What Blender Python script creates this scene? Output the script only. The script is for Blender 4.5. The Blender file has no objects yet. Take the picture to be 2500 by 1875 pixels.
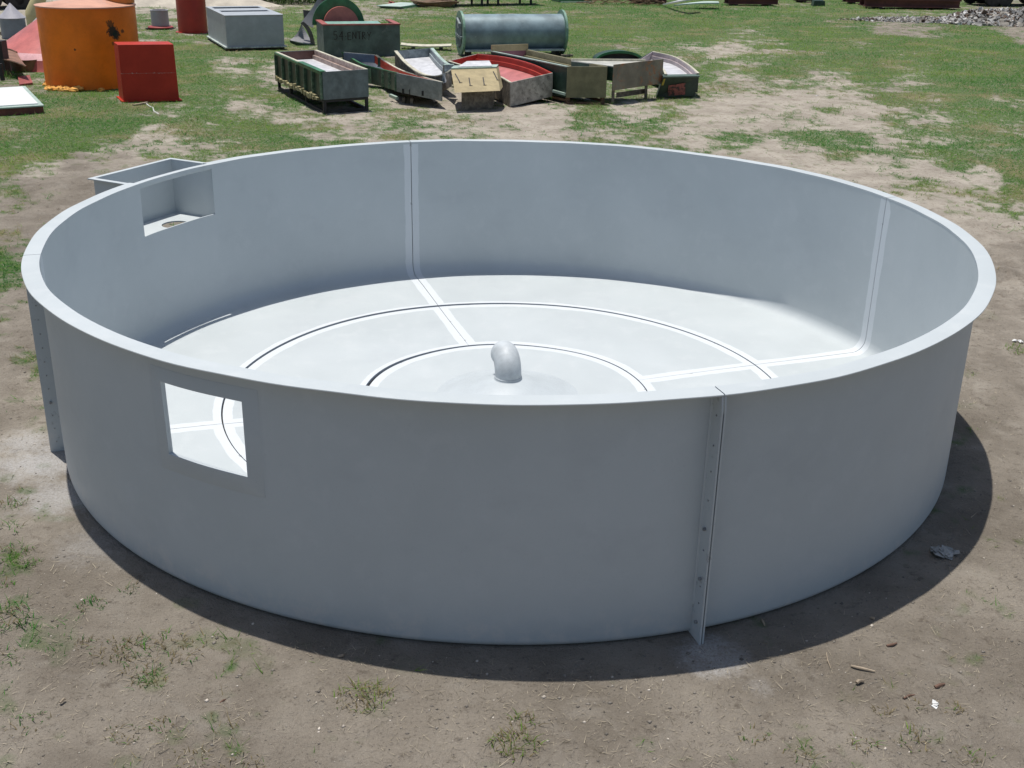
import bpy, math, random
import numpy as np
from mathutils import Vector
random.seed(7); RNG = np.random.default_rng(11)
R_ = math.radians
SC = bpy.context.scene
COL = SC.collection

# ------------------------------------------------------------------ camera
CAM_LOC = np.array([0.0, -8.50310, 3.68566])
YAW, PITCH, ROLL, FOC = 0.00392, 0.39513, 0.01748, 2.19997
_cy, _sy, _cp, _sp = math.cos(YAW), math.sin(YAW), math.cos(PITCH), math.sin(PITCH)
FW = np.array([_sy*_cp, _cy*_cp, -_sp]); _rt = np.array([_cy, -_sy, 0.0]); _up = np.cross(_rt, FW)
RT = math.cos(ROLL)*_rt + math.sin(ROLL)*_up; UP = -math.sin(ROLL)*_rt + math.cos(ROLL)*_up
cam = bpy.data.cameras.new('camera'); cam_ob = bpy.data.objects.new('camera', cam); COL.objects.link(cam_ob)
from mathutils import Matrix
m4 = Matrix.Identity(4)
for i in range(3):
    m4[i][0], m4[i][1], m4[i][2], m4[i][3] = RT[i], UP[i], -FW[i], CAM_LOC[i]
cam_ob.matrix_world = m4
cam.sensor_fit = 'HORIZONTAL'; cam.sensor_width = 36.0; cam.lens = 18.0*FOC
cam.clip_start = 0.05; cam.clip_end = 6000
SC.camera = cam_ob

# ------------------------------------------------------------------ world, sun, exposure
SUN_EL = math.atan2(1.4896, math.hypot(0.1706, 0.1903))
SUN_DIR = np.array([-0.1706, 0.1903, 1.4896]); SUN_DIR = SUN_DIR/np.linalg.norm(SUN_DIR)   # towards the sun
world = bpy.data.worlds.new("World"); SC.world = world; world.use_nodes = True
wn = world.node_tree; wn.nodes.clear()
sky = wn.nodes.new('ShaderNodeTexSky'); sky.sky_type = 'NISHITA'; sky.sun_disc = False
sky.sun_elevation = SUN_EL; sky.sun_rotation = math.atan2(SUN_DIR[0], SUN_DIR[1])
sky.air_density = 1.0; sky.dust_density = 1.5; sky.ozone_density = 1.0
bg = wn.nodes.new('ShaderNodeBackground'); bg.inputs['Strength'].default_value = 0.095
wo = wn.nodes.new('ShaderNodeOutputWorld')
wn.links.new(sky.outputs[0], bg.inputs[0]); wn.links.new(bg.outputs[0], wo.inputs[0])
sl = bpy.data.lights.new('sun', 'SUN'); sl.energy = 4.35; sl.angle = R_(0.55); sl.color = (1.0, 0.965, 0.91)
so = bpy.data.objects.new('sun', sl); COL.objects.link(so)
so.rotation_euler = Vector(SUN_DIR).to_track_quat('Z', 'Y').to_euler(); so.location = (0, 0, 30)
SC.view_settings.view_transform = 'Standard'; SC.view_settings.look = 'None'
SC.view_settings.exposure = 0.0; SC.view_settings.gamma = 1.0
SC.cycles.max_bounces = 8; SC.cycles.diffuse_bounces = 5

# ------------------------------------------------------------------ pixel helpers (photo measured 2212 wide)
def ray(x, y):
    k = 2500/2212
    return FW + RT*((x*k-1250)/1250/FOC) - UP*((y*k-937.5)/1250/FOC)
def at(x, y, z=0.0):
    d = ray(x, y); t = (z-CAM_LOC[2])/d[2]; return CAM_LOC + d*t
def pix(P):
    P = np.asarray(P, float); d = P-CAM_LOC; z = d@FW
    return (1250+1250*FOC*(d@RT)/z)*.8848, (937.5-1250*FOC*(d@UP)/z)*.8848
def above(x, y, ytop):
    P = at(x, y); lo, hi = 0.0, 9.0
    for _ in range(40):
        m = (lo+hi)/2
        if pix(P+np.array([0, 0, m]))[1] > ytop: lo = m
        else: hi = m
    return P+np.array([0, 0, lo])
Z1 = lambda x, y: (x*.28, y*.28)
Z2 = lambda x, y: (354+x*.28, y*.28)
Z4 = lambda x, y: (929+x*.28, y*.28)
Z5 = lambda x, y: (1415.7+x*.36, y*.36)
V3 = lambda x, y, z: np.array([x, y, z], float)

# ------------------------------------------------------------------ numpy value noise
def vnoise(x, y, seed=0):
    xi = np.floor(x).astype(np.int64); yi = np.floor(y).astype(np.int64)
    fx = x-xi; fy = y-yi; fx = fx*fx*(3-2*fx); fy = fy*fy*(3-2*fy)
    def h(a, b):
        n = (a*374761393 + b*668265263 + seed*982451653) & 0x7fffffff
        n = (n ^ (n >> 13))*1274126177 & 0x7fffffff
        n = n ^ (n >> 16)
        return (n & 0xffff)/65535.0
    return (h(xi, yi)*(1-fx)+h(xi+1, yi)*fx)*(1-fy) + (h(xi, yi+1)*(1-fx)+h(xi+1, yi+1)*fx)*fy
def fbm(x, y, seed=0, oct=4, gain=.5):
    a, s, n = 1.0, 0.0, 0.0
    for i in range(oct):
        s = s + a*vnoise(x*2**i+17.3*i, y*2**i-9.1*i, seed+i); n += a; a *= gain
    return s/n
def sstep(a, b, x):
    t = np.clip((x-a)/(b-a), 0, 1); return t*t*(3-2*t)

# ------------------------------------------------------------------ materials
class NT:
    def __init__(s, name):
        s.m = bpy.data.materials.new(name); s.m.use_nodes = True; s.t = s.m.node_tree
        s.b = s.t.nodes['Principled BSDF']; s.tc = None
    def n(s, typ, **kw):
        nd = s.t.nodes.new(typ)
        for k, v in kw.items(): setattr(nd, k, v)
        return nd
    def l(s, a, b): s.t.links.new(a, b)
    def setv(s, sock, v):
        if hasattr(v, 'is_output') or isinstance(v, bpy.types.NodeSocket): s.l(v, sock)
        else: sock.default_value = v
    def obj(s):
        if not s.tc: s.tc = s.n('ShaderNodeTexCoord')
        return s.tc.outputs['Object']
    def noise(s, scale, detail=4, rough=.55, vec=None, dist=0):
        nd = s.n('ShaderNodeTexNoise'); nd.inputs['Scale'].default_value = scale
        nd.inputs['Detail'].default_value = detail; nd.inputs['Roughness'].default_value = rough
        nd.inputs['Distortion'].default_value = dist
        s.l(vec or s.obj(), nd.inputs['Vector']); return nd.outputs['Fac']
    def math(s, op, a, b=None, c=None, clamp=False):
        nd = s.n('ShaderNodeMath', operation=op); nd.use_clamp = clamp
        for i, v in enumerate((a, b, c)):
            if v is not None: s.setv(nd.inputs[i], v)
        return nd.outputs[0]
    def ramp(s, f, lo, hi, a=0.0, b=1.0):
        nd = s.n('ShaderNodeMapRange', interpolation_type='SMOOTHSTEP'); s.setv(nd.inputs[0], f)
        for i, v in enumerate((lo, hi, a, b)): s.setv(nd.inputs[1+i], v)
        return nd.outputs[0]
    def mix(s, f, a, b, mode='MIX'):
        nd = s.n('ShaderNodeMix', data_type='RGBA', blend_type=mode); s.setv(nd.inputs[0], f)
        for k, v in ((6, a), (7, b)):
            if isinstance(v, (tuple, list)): v = (*v[:3], 1.0)
            s.setv(nd.inputs[k], v)
        return nd.outputs[2]
    def bump(s, h, strength, dist=.01):
        nd = s.n('ShaderNodeBump'); nd.inputs['Strength'].default_value = strength
        nd.inputs['Distance'].default_value = dist; s.l(h, nd.inputs['Height']); s.l(nd.outputs[0], s.b.inputs['Normal'])
    def attr(s, name):
        nd = s.n('ShaderNodeAttribute', attribute_name=name); return nd
    def distto(s, p):
        nd = s.n('ShaderNodeVectorMath', operation='DISTANCE'); s.l(s.obj(), nd.inputs[0]); nd.inputs[1].default_value = p
        return nd.outputs['Value']

def paint(name, col, col2=None, rough=.5, var=.12, patch=None, patch_amt=.45, scale=3.0, metal=0.0, spots=(), bump=.15, spec=.5):
    """weathered paint/metal/timber: base colour with broad variation, optional patches of a second colour and stains"""
    t = NT(name)
    n1 = t.noise(scale, 5, .6); n2 = t.noise(scale*9, 4, .65)
    dark = tuple(c*(1-var*1.6) for c in col); lite = tuple(min(1, c*(1+var)) for c in (col2 or col))
    c = t.mix(t.ramp(n1, .3, .72), dark, lite)
    c = t.mix(t.ramp(n2, .5, .8, 0, .35), c, tuple(x*.72 for x in col))
    if patch:
        n3 = t.noise(scale*1.7, 8, .7, dist=.4)
        c = t.mix(t.ramp(n3, 1-patch_amt-.04, 1-patch_amt+.08), c, patch)
    for p, r, sc, amt in spots:
        d = t.math('ADD', t.distto(p), t.math('MULTIPLY', t.math('SUBTRACT', t.noise(7.0/r*.35, 5, .7), .5), r*2.4))
        c = t.mix(t.ramp(d, r*.75, r*1.05, amt, 0.0), c, sc)
    t.l(c, t.b.inputs['Base Color']); t.b.inputs['Metallic'].default_value = metal
    t.b.inputs['Specular IOR Level'].default_value = spec
    t.l(t.ramp(n2, .2, .9, max(.05, rough-.12), min(1, rough+.12)), t.b.inputs['Roughness'])
    t.bump(n2, bump, .004)
    return t.m

SEAMS = [-72.0, 18.0, 108.0, 198.0]
RING_OUT, RING_IN = 2.275, 1.165
def tank_paint():
    t = NT('grey_gelcoat'); o = t.obj()
    sp = t.n('ShaderNodeSeparateXYZ'); t.l(o, sp.inputs[0]); x, y, z = sp.outputs
    r = t.math('SQRT', t.math('ADD', t.math('MULTIPLY', x, x), t.math('MULTIPLY', y, y)))
    a = R_(18.0)
    d1 = t.math('ABSOLUTE', t.math('SUBTRACT', t.math('MULTIPLY', x, math.sin(a)), t.math('MULTIPLY', y, math.cos(a))))
    d2 = t.math('ABSOLUTE', t.math('ADD', t.math('MULTIPLY', x, math.cos(a)), t.math('MULTIPLY', y, math.sin(a))))
    dr = t.math('MINIMUM', d1, d2)
    dr = t.math('ADD', dr, t.ramp(r, 1.20, 1.14, 0.0, 5.0))
    e1 = t.math('ABSOLUTE', t.math('SUBTRACT', r, RING_OUT)); e2 = t.math('ABSOLUTE', t.math('SUBTRACT', r, RING_IN))
    dd = t.math('MINIMUM', dr, t.math('MINIMUM', e1, e2))
    wob = t.math('MULTIPLY', t.math('SUBTRACT', t.noise(3.5, 4, .6), .5), .04)
    wob = t.math('ADD', wob, t.math('MULTIPLY', t.math('SUBTRACT', t.noise(40.0, 2, .6), .5), .005))
    strip = t.ramp(t.math('ADD', dd, wob), .072, .080, 1.0, 0.0)
    inside = t.math('MULTIPLY', t.math('LESS_THAN', r, 3.3935), t.math('LESS_THAN', z, 1.47))
    strip = t.math('MULTIPLY', strip, inside)
    # scuffs: dull marks in the fresh strips and faint hazing on the panels
    chips = t.math('MULTIPLY', t.ramp(t.noise(9.0, 6, .75), .60, .66), t.ramp(dd, .006, .02, 1.0, 0.0))
    n1 = t.noise(.9, 4, .55); n2 = t.noise(6.0, 6, .65); n3 = t.noise(70.0, 3, .6)
    st = t.n('ShaderNodeMapping'); st.inputs['Scale'].default_value = (1, 1, 1.6); t.l(o, st.inputs[0])
    n4 = t.noise(2.2, 6, .6, vec=st.outputs[0])
    base = t.mix(t.ramp(n1, .3, .7), (.465, .502, .510), (.505, .542, .550))
    base = t.mix(t.ramp(n2, .50, .68, 0, .34), base, (.545, .572, .578))
    base = t.mix(t.ramp(n4, .52, .72, 0, .17), base, (.36, .385, .41))
    base = t.mix(t.ramp(n3, .60, .75, 0, .25), base, (.36, .38, .40))
    # dust kicked up along the foot of the outside
    low = t.math('MULTIPLY', t.ramp(z, .02, .30, 1.0, 0.0), t.ramp(t.noise(5, 7, .75), .46, .66))
    low = t.math('MULTIPLY', low, t.math('GREATER_THAN', r, 3.3935))
    base = t.mix(t.math('MULTIPLY', low, .7), base, (.62, .60, .57))
    # thicker laminate band around the near opening (world angles 233..250 deg)
    ang = t.math('ARCTAN2', y, x)
    ca, cz = R_(-118.75), 1.09
    da = t.math('MULTIPLY', t.math('ABSOLUTE', t.math('SUBTRACT', ang, ca)), 3.40); dz = t.math('ABSOLUTE', t.math('SUBTRACT', z, cz))
    m1 = t.math('MAXIMUM', t.math('SUBTRACT', da, .395), t.math('SUBTRACT', dz, .335))
    m1 = t.math('ADD', m1, t.math('MULTIPLY', t.math('SUBTRACT', t.noise(9, 3), .5), .02))
    band = t.math('MULTIPLY', t.ramp(m1, -.012, .012, .22, 0.0), t.math('GREATER_THAN', r, 3.3935))
    base = t.mix(band, base, (.40, .435, .45))
    c = t.mix(strip, base, (.615, .645, .66)); c = t.mix(t.math('MULTIPLY', chips, .75), c, (.16, .16, .16))
    t.l(c, t.b.inputs['Base Color'])
    t.l(t.ramp(n2, .2, .8, .44, .60), t.b.inputs['Roughness']); t.b.inputs['Specular IOR Level'].default_value = .4
    t.bump(t.math('ADD', n3, t.math('MULTIPLY', n1, 3.0)), .12, .004)
    return t.m

# ------------------------------------------------------------------ mesh builder (world coordinates)
class MB:
    def __init__(s): s.v = []; s.f = []; s.mi = []; s.sm = []
    def add(s, vs, fs, mi=0, smooth=False):
        o = len(s.v); s.v += [tuple(map(float, p)) for p in vs]
        for f in fs: s.f.append(tuple(i+o for i in f)); s.mi.append(mi); s.sm.append(smooth)
        return s
    def hexa(s, b4, t4, mi=0):
        """8 corners: bottom loop (ccw) then top loop"""
        return s.add(list(b4)+list(t4), [(3, 2, 1, 0), (4, 5, 6, 7), (0, 1, 5, 4), (1, 2, 6, 5), (2, 3, 7, 6), (3, 0, 4, 7)], mi)
    def box(s, o, ux, uy, uz, mi=0):
        o, ux, uy, uz = map(np.asarray, (o, ux, uy, uz))
        return s.hexa([o, o+ux, o+ux+uy, o+uy], [o+uz, o+ux+uz, o+ux+uy+uz, o+uy+uz], mi)
    def bar(s, a, b, w, h=None, mi=0):
        """rectangular bar from a to b"""
        a, b = np.asarray(a, float), np.asarray(b, float); h = h or w; d = b-a; d = d/np.linalg.norm(d)
        u = np.cross(d, [0, 0, 1]);
        if np.linalg.norm(u) < .05: u = np.array([1., 0, 0])
        u /= np.linalg.norm(u); v = np.cross(u, d)
        q = [(-.5, -.5), (.5, -.5), (.5, .5), (-.5, .5)]
        return s.hexa([a+u*w*i+v*h*j for i, j in q], [b+u*w*i+v*h*j for i, j in q], mi)
    def tube(s, pts, rad, n=14, mi=0, caps=True, smooth=True):
        pts = [np.asarray(p, float) for p in pts]; k = len(pts); vs = []; fs = []
        rad = rad if hasattr(rad, '__len__') else [rad]*k; ref = None
        for i, p in enumerate(pts):
            d = pts[min(i+1, k-1)]-pts[max(i-1, 0)]; d /= np.linalg.norm(d)
            if ref is None:
                ref = np.cross(d, [0, 0, 1.]); 
                if np.linalg.norm(ref) < .05: ref = np.array([1., 0, 0])
            u = ref-d*(ref@d); u /= np.linalg.norm(u); ref = u; w = np.cross(d, u)
            for j in range(n):
                a = 2*math.pi*j/n; vs.append(p+(u*math.cos(a)+w*math.sin(a))*rad[i])
        for i in range(k-1):
            for j in range(n): fs.append((i*n+j, i*n+(j+1) % n, (i+1)*n+(j+1) % n, (i+1)*n+j))
        s.add(vs, fs, mi, smooth)
        if caps:
            s.add(vs[:n], [tuple(range(n-1, -1, -1))], mi); s.add(vs[-n:], [tuple(range(n))], mi)
        return s
    def lathe(s, c, prof, a0=0, a1=360, n=64, mi=0, smooth=True, closed=False, axis=None, caps=False):
        """profile [(r,z)..] turned about the vertical (or axis=(origin dir, u)) through c"""
        c = np.asarray(c, float); full = abs(a1-a0) >= 359.99; k = len(prof); vs = []; fs = []
        if axis is None: ez, ex, ey = V3(0, 0, 1), V3(1, 0, 0), V3(0, 1, 0)
        else:
            ez = np.asarray(axis, float); ez = ez/np.linalg.norm(ez); ex = np.cross([0, 0, 1.], ez); ex /= np.linalg.norm(ex); ey = np.cross(ez, ex)
        m = n if full else n+1
        for i in range(m):
            a = R_(a0+(a1-a0)*i/n); d = ex*math.cos(a)+ey*math.sin(a)
            for r, z in prof: vs.append(c+d*r+ez*z)
        kk = k if closed else k-1
        for i in range(n):
            i2 = (i+1) % m
            for j in range(kk):
                j2 = (j+1) % k; fs.append((i*k+j, i2*k+j, i2*k+j2, i*k+j2))
        s.add(vs, fs, mi, smooth)
        if caps and not full and closed:
            s.add(vs[:k], [tuple(range(k))], mi); s.add(vs[-k:], [tuple(range(k-1, -1, -1))], mi)
        return s
    def build(s, name, mats, parent=None, base=None, sharp=35):
        me = bpy.data.meshes.new(name)
        org = np.asarray(base if base is not None else (parent['_base'] if parent is not None else (0, 0, 0)), float)
        me.from_pydata([tuple(np.asarray(p)-org) for p in s.v], [], s.f)
        for m in (mats if isinstance(mats, (list, tuple)) else [mats]): me.materials.append(m)
        me.polygons.foreach_set('material_index', s.mi); me.polygons.foreach_set('use_smooth', s.sm); me.update()
        import bmesh
        bm = bmesh.new(); bm.from_mesh(me); bmesh.ops.remove_doubles(bm, verts=bm.verts, dist=1e-5)
        bmesh.ops.recalc_face_normals(bm, faces=bm.faces)
        for e in bm.edges:
            if len(e.link_faces) == 2 and e.calc_face_angle(0) > R_(sharp): e.smooth = False
        bm.to_mesh(me); bm.free()
        o = bpy.data.objects.new(name, me); COL.objects.link(o)
        if parent is not None:
            o.parent = parent
            o['_base'] = tuple(org)
        else:
            o.location = tuple(org); o['_base'] = tuple(org)
        return o

def tag(o, label=None, cat=None, group=None, kind=None):
    for k, v in (('label', label), ('category', cat), ('group', group), ('kind', kind)):
        if v: o[k] = v
    return o
def thing(name, label, cat, base, group=None):
    o = bpy.data.objects.new(name, None); COL.objects.link(o); o.location = tuple(base); o['_base'] = tuple(map(float, base))
    o.empty_display_size = .2
    return tag(o, label, cat, group)
# ================================================================== TANK
TP = tank_paint()
STEEL = paint('bolt_steel', (.30, .31, .32), rough=.45, var=.2, metal=.4, scale=30)
tank = thing('fish_tank', 'big round open grey fibreglass tank on the bare dirt', 'tank', (0, 0, 0))
RI, RO, HT, RF = 3.388, 3.402, 1.490, 3.50
NEAR = (236.46, 246.05, .870, 1.310); FAR = (145.36, 160.85, 1.020, 1.452)
def gapw(a, c=118): return .0030+.026*max(0.0, math.cos(R_(((a-c+180) % 360-180)/1.1)))**2
def floor_z(r): return .030+.052*(r/3.268)
def arc_grid(a0, a1, n, extra=()):
    s = sorted(set([round(a0+(a1-a0)*i/n, 4) for i in range(n+1)]+[round(e, 4) for e in extra])); return s
def pol(r, a, z): return V3(r*math.cos(R_(a)), r*math.sin(R_(a)), z)
def fr(zs): return zs
for k in range(4):
    s0 = SEAMS[k]; s1 = s0+90; ga = math.degrees(.0035/RI); a0, a1 = s0+ga, s1-ga
    win = None
    for W in (NEAR, FAR):
        for sh in (0, -360):
            if a0 < W[0]+sh and W[1]+sh < a1: win = (W[0]+sh, W[1]+sh, W[2], W[3])
    A = arc_grid(a0, a1, 64, win[:2] if win else ())
    zs = [.2, .35, .6, .8, 1.0, 1.2, 1.4, 1.484]
    if win: zs = sorted(set(zs+[win[2], win[3]]))
    fil = [(3.268+.12*math.sin(R_(t)), .2-.12*math.cos(R_(t))) for t in (0, 12, 25, 40, 55, 70, 90)]
    filo = [(3.352+.05*math.sin(R_(t)), .048-.05*math.cos(R_(t))) for t in (0, 15, 30, 45, 60, 75, 90)]
    b = MB()
    def sheet(fn_r, prof_in, skip):
        n = len(prof_in); vs = [pol(r if r is not None else fn_r(a), a, z) for a in A for r, z in prof_in]; fs = []
        for i in range(len(A)-1):
            for j in range(n-1):
                am = (A[i]+A[i+1])/2; zm = (prof_in[j][1]+prof_in[j+1][1])/2
                if skip and win and prof_in[j][0] is not None and prof_in[j][0] > 3.3 and win[0] < am < win[1] and win[2] < zm < win[3]: continue
                fs.append((i*n+j, (i+1)*n+j, (i+1)*n+j+1, i*n+j+1))
        b.add(vs, fs, 0, True)
    rin = lambda a: RING_OUT+.004+gapw(a)
    ip = [(None, floor_z(2.28))]+[(r, floor_z(r)) for r in (2.35, 2.6, 2.9)]+fil+[(RI, z) for z in zs[1:]]
    op = [(None, -.002), (2.6, -.002)]+filo+[(RO, z) for z in [.2]+zs[1:]]
    sheet(rin, ip, True); sheet(rin, op, True)
    sheet(rin, [(None, floor_z(2.28)), (None, -.002)], False)
    for a, sgn in ((a0, 0), (a1, 1)):       # closing edges of the panel along the seam
        pi = [pol(r if r is not None else rin(a), a, z) for r, z in ip]; po = [pol(r if r is not None else rin(a), a, z) for r, z in op]
        b.add(pi+po[::-1], [tuple(range(len(pi)+len(po)))], 0)
    if win:                                   # reveal of the opening
        w0, w1, z0, z1 = win; aw = [a for a in A if w0-1e-3 <= a <= w1+1e-3]
        for z in (z0, z1):
            vs = [p for a in aw for p in (pol(RI, a, z), pol(RO, a, z))]; b.add(vs, [(2*i, 2*i+1, 2*i+3, 2*i+2) for i in range(len(aw)-1)])
        zz = [z for z in zs if z0-1e-3 <= z <= z1+1e-3]
        for a in (w0, w1):
            vs = [p for z in zz for p in (pol(RI, a, z), pol(RO, a, z))]; b.add(vs, [(2*i, 2*i+1, 2*i+3, 2*i+2) for i in range(len(zz)-1)])
    panel = b.build('tank_panel', TP, tank)
    if win and win[3] < 1.4:                  # raised laminate band round the opening, thickened to block a sliver of sun
        w0, w1, z0, z1 = win; da_, dz0, dz1 = 1.55, .115, .075; q = MB(); r0, r1 = RO+.0005, RO+.016
        def ring(r): 
            n_ = 10; inn = [(w0+(w1-w0)*i/n_, z0) for i in range(n_+1)]+[(w1-(w1-w0)*i/n_, z1) for i in range(n_+1)]
            out = [(w0-da_+(w1-w0+2*da_)*i/n_, z0-dz0) for i in range(n_+1)]+[(w1+da_-(w1-w0+2*da_)*i/n_, z1+dz1) for i in range(n_+1)]
            return [pol(r, *p) for p in inn], [pol(r if r == r0 else r-.015, *p) for p in out]
        i0, o0 = ring(r0); i1, o1 = ring(r1); m = len(i0); i1b = [pol(r1, math.degrees(math.atan2(p[1], p[0])), p[2]) for p in i1]
        mid = [a*.8+b*.2 for a, b in zip(i1, [pol(r1, math.degrees(math.atan2(p[1], p[0])), p[2]) for p in o1])]
        mid = [pol(r1, math.degrees(math.atan2(p[1], p[0])), p[2]) for p in mid]
        fs = [(a*m+i, a*m+(i+1) % m, ((a+1) % 4)*m+(i+1) % m, ((a+1) % 4)*m+i) for a in range(4) for i in range(m)]
        q.add(i0+i1, fs[:m], 0, False); q.add(i1+mid+o1, fs[:2*m], 0, True); q.add(o1+o0, [(i, (i+1) % m, m+(i+1) % m, m+i) for i in range(m)])
        q.build('opening_band', TP, panel, sharp=40)
    if win: panel['label'] = 'curved panel with a square opening cut in it'
    # rim flange with a coved underside
    f = MB(); n = 64
    prof = [(3.3865, 1.4785), (3.3865, HT), (3.49, HT), (3.4985, HT-.002), (RF, HT-.006), (3.498, HT-.011), (3.45, HT-.013), (3.415, HT-.018), (3.4045, HT-.035), (3.4025, HT-.05), (3.4005, HT-.02)]
    if k == 2:      # flange narrowed here to let a thin strip of sun onto the floor
        cut = [(min(r, 3.4455) if r > 3.43 else r, z) for r, z in prof]; cut[4] = (3.446, HT-.006)
        f.lathe((0, 0, 0), prof, a0, FAR[0], 26, closed=True, caps=True)
        f.lathe((0, 0, 0), cut, FAR[0], FAR[1], 14, closed=True, caps=True)
        f.lathe((0, 0, 0), prof, FAR[1], a1, 26, closed=True, caps=True)
    else: f.lathe((0, 0, 0), prof, a0, a1, n, closed=True, caps=True)
    f.build('rim_flange', TP, panel)
    # seam flanges: a radial plate at each end of the panel
    for a, sg in ((a0, 1), (a1, -1)):
        e = pol(1, a, 0); tdir = V3(-math.sin(R_(a)), math.cos(R_(a)), 0)*sg; th = .009
        P = [(3.37, -.006), (3.512, -.006), (3.509, 1.40), (3.497, 1.4765), (3.4035, 1.4765), (3.4035, .06), (3.385, .012)]
        lo = [V3(e[0]*r, e[1]*r, z) for r, z in P]; hi = [p+tdir*th for p in lo]; m = len(P)
        g = MB().add(lo+hi, [tuple(range(m)), tuple(range(2*m-1, m-1, -1))]+[(i, (i+1) % m, m+(i+1) % m, m+i) for i in range(m)])
        # fillet of resin between plate and wall
        q = MB()
        g.bar(V3(e[0]*3.404, e[1]*3.404, .2)+tdir*.010, V3(e[0]*3.404, e[1]*3.404, 1.44)+tdir*.010, .016, .010)
        g.build('seam_flange', TP, panel)
        vis = (sg == -1 and abs(s1-18) < 1) or (sg == -1 and k == 3) or (sg == 1 and abs(s0-198) < 1)
        if vis or (sg == -1):
            if abs(((s1 if sg < 0 else s0)+72) % 360) < 1: hs = [1.36, 1.19, 1.04, .87, .70, .57, .395, .345, .24, .12]
            elif abs(((s1 if sg < 0 else s0)-198) % 360) < 1: hs = [.08+.105*i for i in range(13)]
            else: continue
            for h in hs:
                big = h in (.70, .395, .12)
                c = V3(e[0]*3.462, e[1]*3.462, h)+tdir*(th-.001); L = .017 if big else .005
                MB().tube([c, c+tdir*L], .0095 if big else .005, 6, smooth=False).build('bolt', STEEL, panel)
# inner ring of four floor panels and the centre disc
for k in range(4):
    s0 = SEAMS[k]; ga = math.degrees(.002/1.7); b = MB(); n = 40; wide = .0065 if k == 0 else .0022
    aa = [s0+math.degrees((wide if k == 1 else .0022)/1.7)+(90-2*ga)*i/n for i in range(n+1)]; vs = []
    rr = [(RING_IN+.003, 0, 1), (1.5, 0, 0), (1.9, 0, 0), (RING_OUT-.002, 0, 0)]
    for a in aa:
        for r, _, inner in rr:
            r2 = r+(gapw(a, 152)*.9 if inner else 0); vs.append(pol(r2, a, floor_z(r)-.004))
        for r, _, inner in rr[::-1]:
            r2 = r+(gapw(a, 152)*.9 if inner else 0); vs.append(pol(r2, a, -.002))
    m = 8; fs = [(i*m+j, (i+1)*m+j, (i+1)*m+(j+1) % m, i*m+(j+1) % m) for i in range(n) for j in range(m)]
    b.add(vs, fs, 0, True).add(vs[:m], [tuple(range(m))]).add(vs[-m:], [tuple(range(m))])
    b.build('floor_panel', TP, tank)
MB().lathe((0, 0, 0), [(0.0, floor_z(0)-.006), (.4, floor_z(.4)-.006), (.8, floor_z(.8)-.006), (RING_IN-.003, floor_z(RING_IN)-.008), (RING_IN-.003, -.002), (0.0, -.002)], n=128).build('floor_disc', TP, tank)
GAP_DARK = paint('gap_darkener', (.012, .012, .013), rough=.8, var=.2)  # near-black rings added below the floor gaps to make them look deep in shade
MB().lathe((0, 0, 0), [(RING_OUT-.004, .006), (RING_OUT-.004, .035), (RING_OUT+.034, .035), (RING_OUT+.034, .006)], n=128, closed=True).build('gap_darkener', GAP_DARK, tank)
MB().lathe((0, 0, 0), [(RING_IN-.005, .004), (RING_IN-.005, .020), (RING_IN+.034, .020), (RING_IN+.034, .004)], n=96, closed=True).build('gap_darkener', GAP_DARK, tank)
# centre outlet: mound and elbow
mo = MB(); prof = [(.62, .028), (.56, .040), (.47, .066), (.38, .098), (.28, .138), (.20, .168), (.15, .182), (.118, .190), (.108, .205), (0, .205)]
mo.lathe((0, 0, 0), prof, n=48)
mound = mo.build('outlet_mound', paint('outlet_gelcoat', (.50, .54, .555), rough=.4, var=.03, scale=6), tank)
EM = paint('elbow_gelcoat', (.50, .535, .55), rough=.55, var=.1, scale=9)
d = V3(-.24, .97, 0); d /= np.linalg.norm(d); pts = [V3(0, 0, .19), V3(0, 0, .21), V3(0, 0, .235)]
for t in range(10, 101, 10):
    a = R_(t); pts.append(V3(0, 0, .235)+d*.118*(1-math.cos(a))+V3(0, 0, .118*math.sin(a)))
pts.append(pts[-1]+d*.03+V3(0, 0, -.008))
MB().tube(pts, .108, 28).build('outlet_elbow', EM, tank)
MB().lathe((0, 0, 0), [(.098, .200), (.112, .202), (.113, .208), (.109, .214), (.103, .215)], n=32).build('elbow_collar', EM, tank)
# overflow box hung outside behind the far opening
bo = thing  # (part of the tank)
am = (FAR[0]+FAR[1])/2; hx = V3(-math.sin(R_(am)), math.cos(R_(am)), 0); ex = V3(math.cos(R_(am)), math.sin(R_(am)), 0)
hw = RO*math.sin(R_((FAR[1]-FAR[0])/2))+.012; r_in = 3.375; r_out = 3.86; zb = .958; zt = HT-.004
b = MB(); th = .010
def boxp(u, r, z): return hx*u+ex*r+V3(0, 0, z)
wl = lambda u: math.sqrt(RO*RO-u*u)+.001
for sg in (-1, 1):
    b.hexa([boxp(sg*hw, wl(hw), zb), boxp(sg*hw, r_out, zb), boxp(sg*(hw+th), r_out, zb), boxp(sg*(hw+th), wl(hw+th), zb)],
           [boxp(sg*hw, wl(hw), zt-.011), boxp(sg*hw, r_out, zt-.011), boxp(sg*(hw+th), r_out, zt-.011), boxp(sg*(hw+th), wl(hw+th), zt-.011)])
b.hexa([boxp(-hw-th, r_out, zb), boxp(hw+th, r_out, zb), boxp(hw+th, r_out+th, zb), boxp(-hw-th, r_out+th, zb)],
       [boxp(-hw-th, r_out, zt-.011), boxp(hw+th, r_out, zt-.011), boxp(hw+th, r_out+th, zt-.011), boxp(-hw-th, r_out+th, zt-.011)])
ob = b.build('overflow_box', TP, tank)
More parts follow.
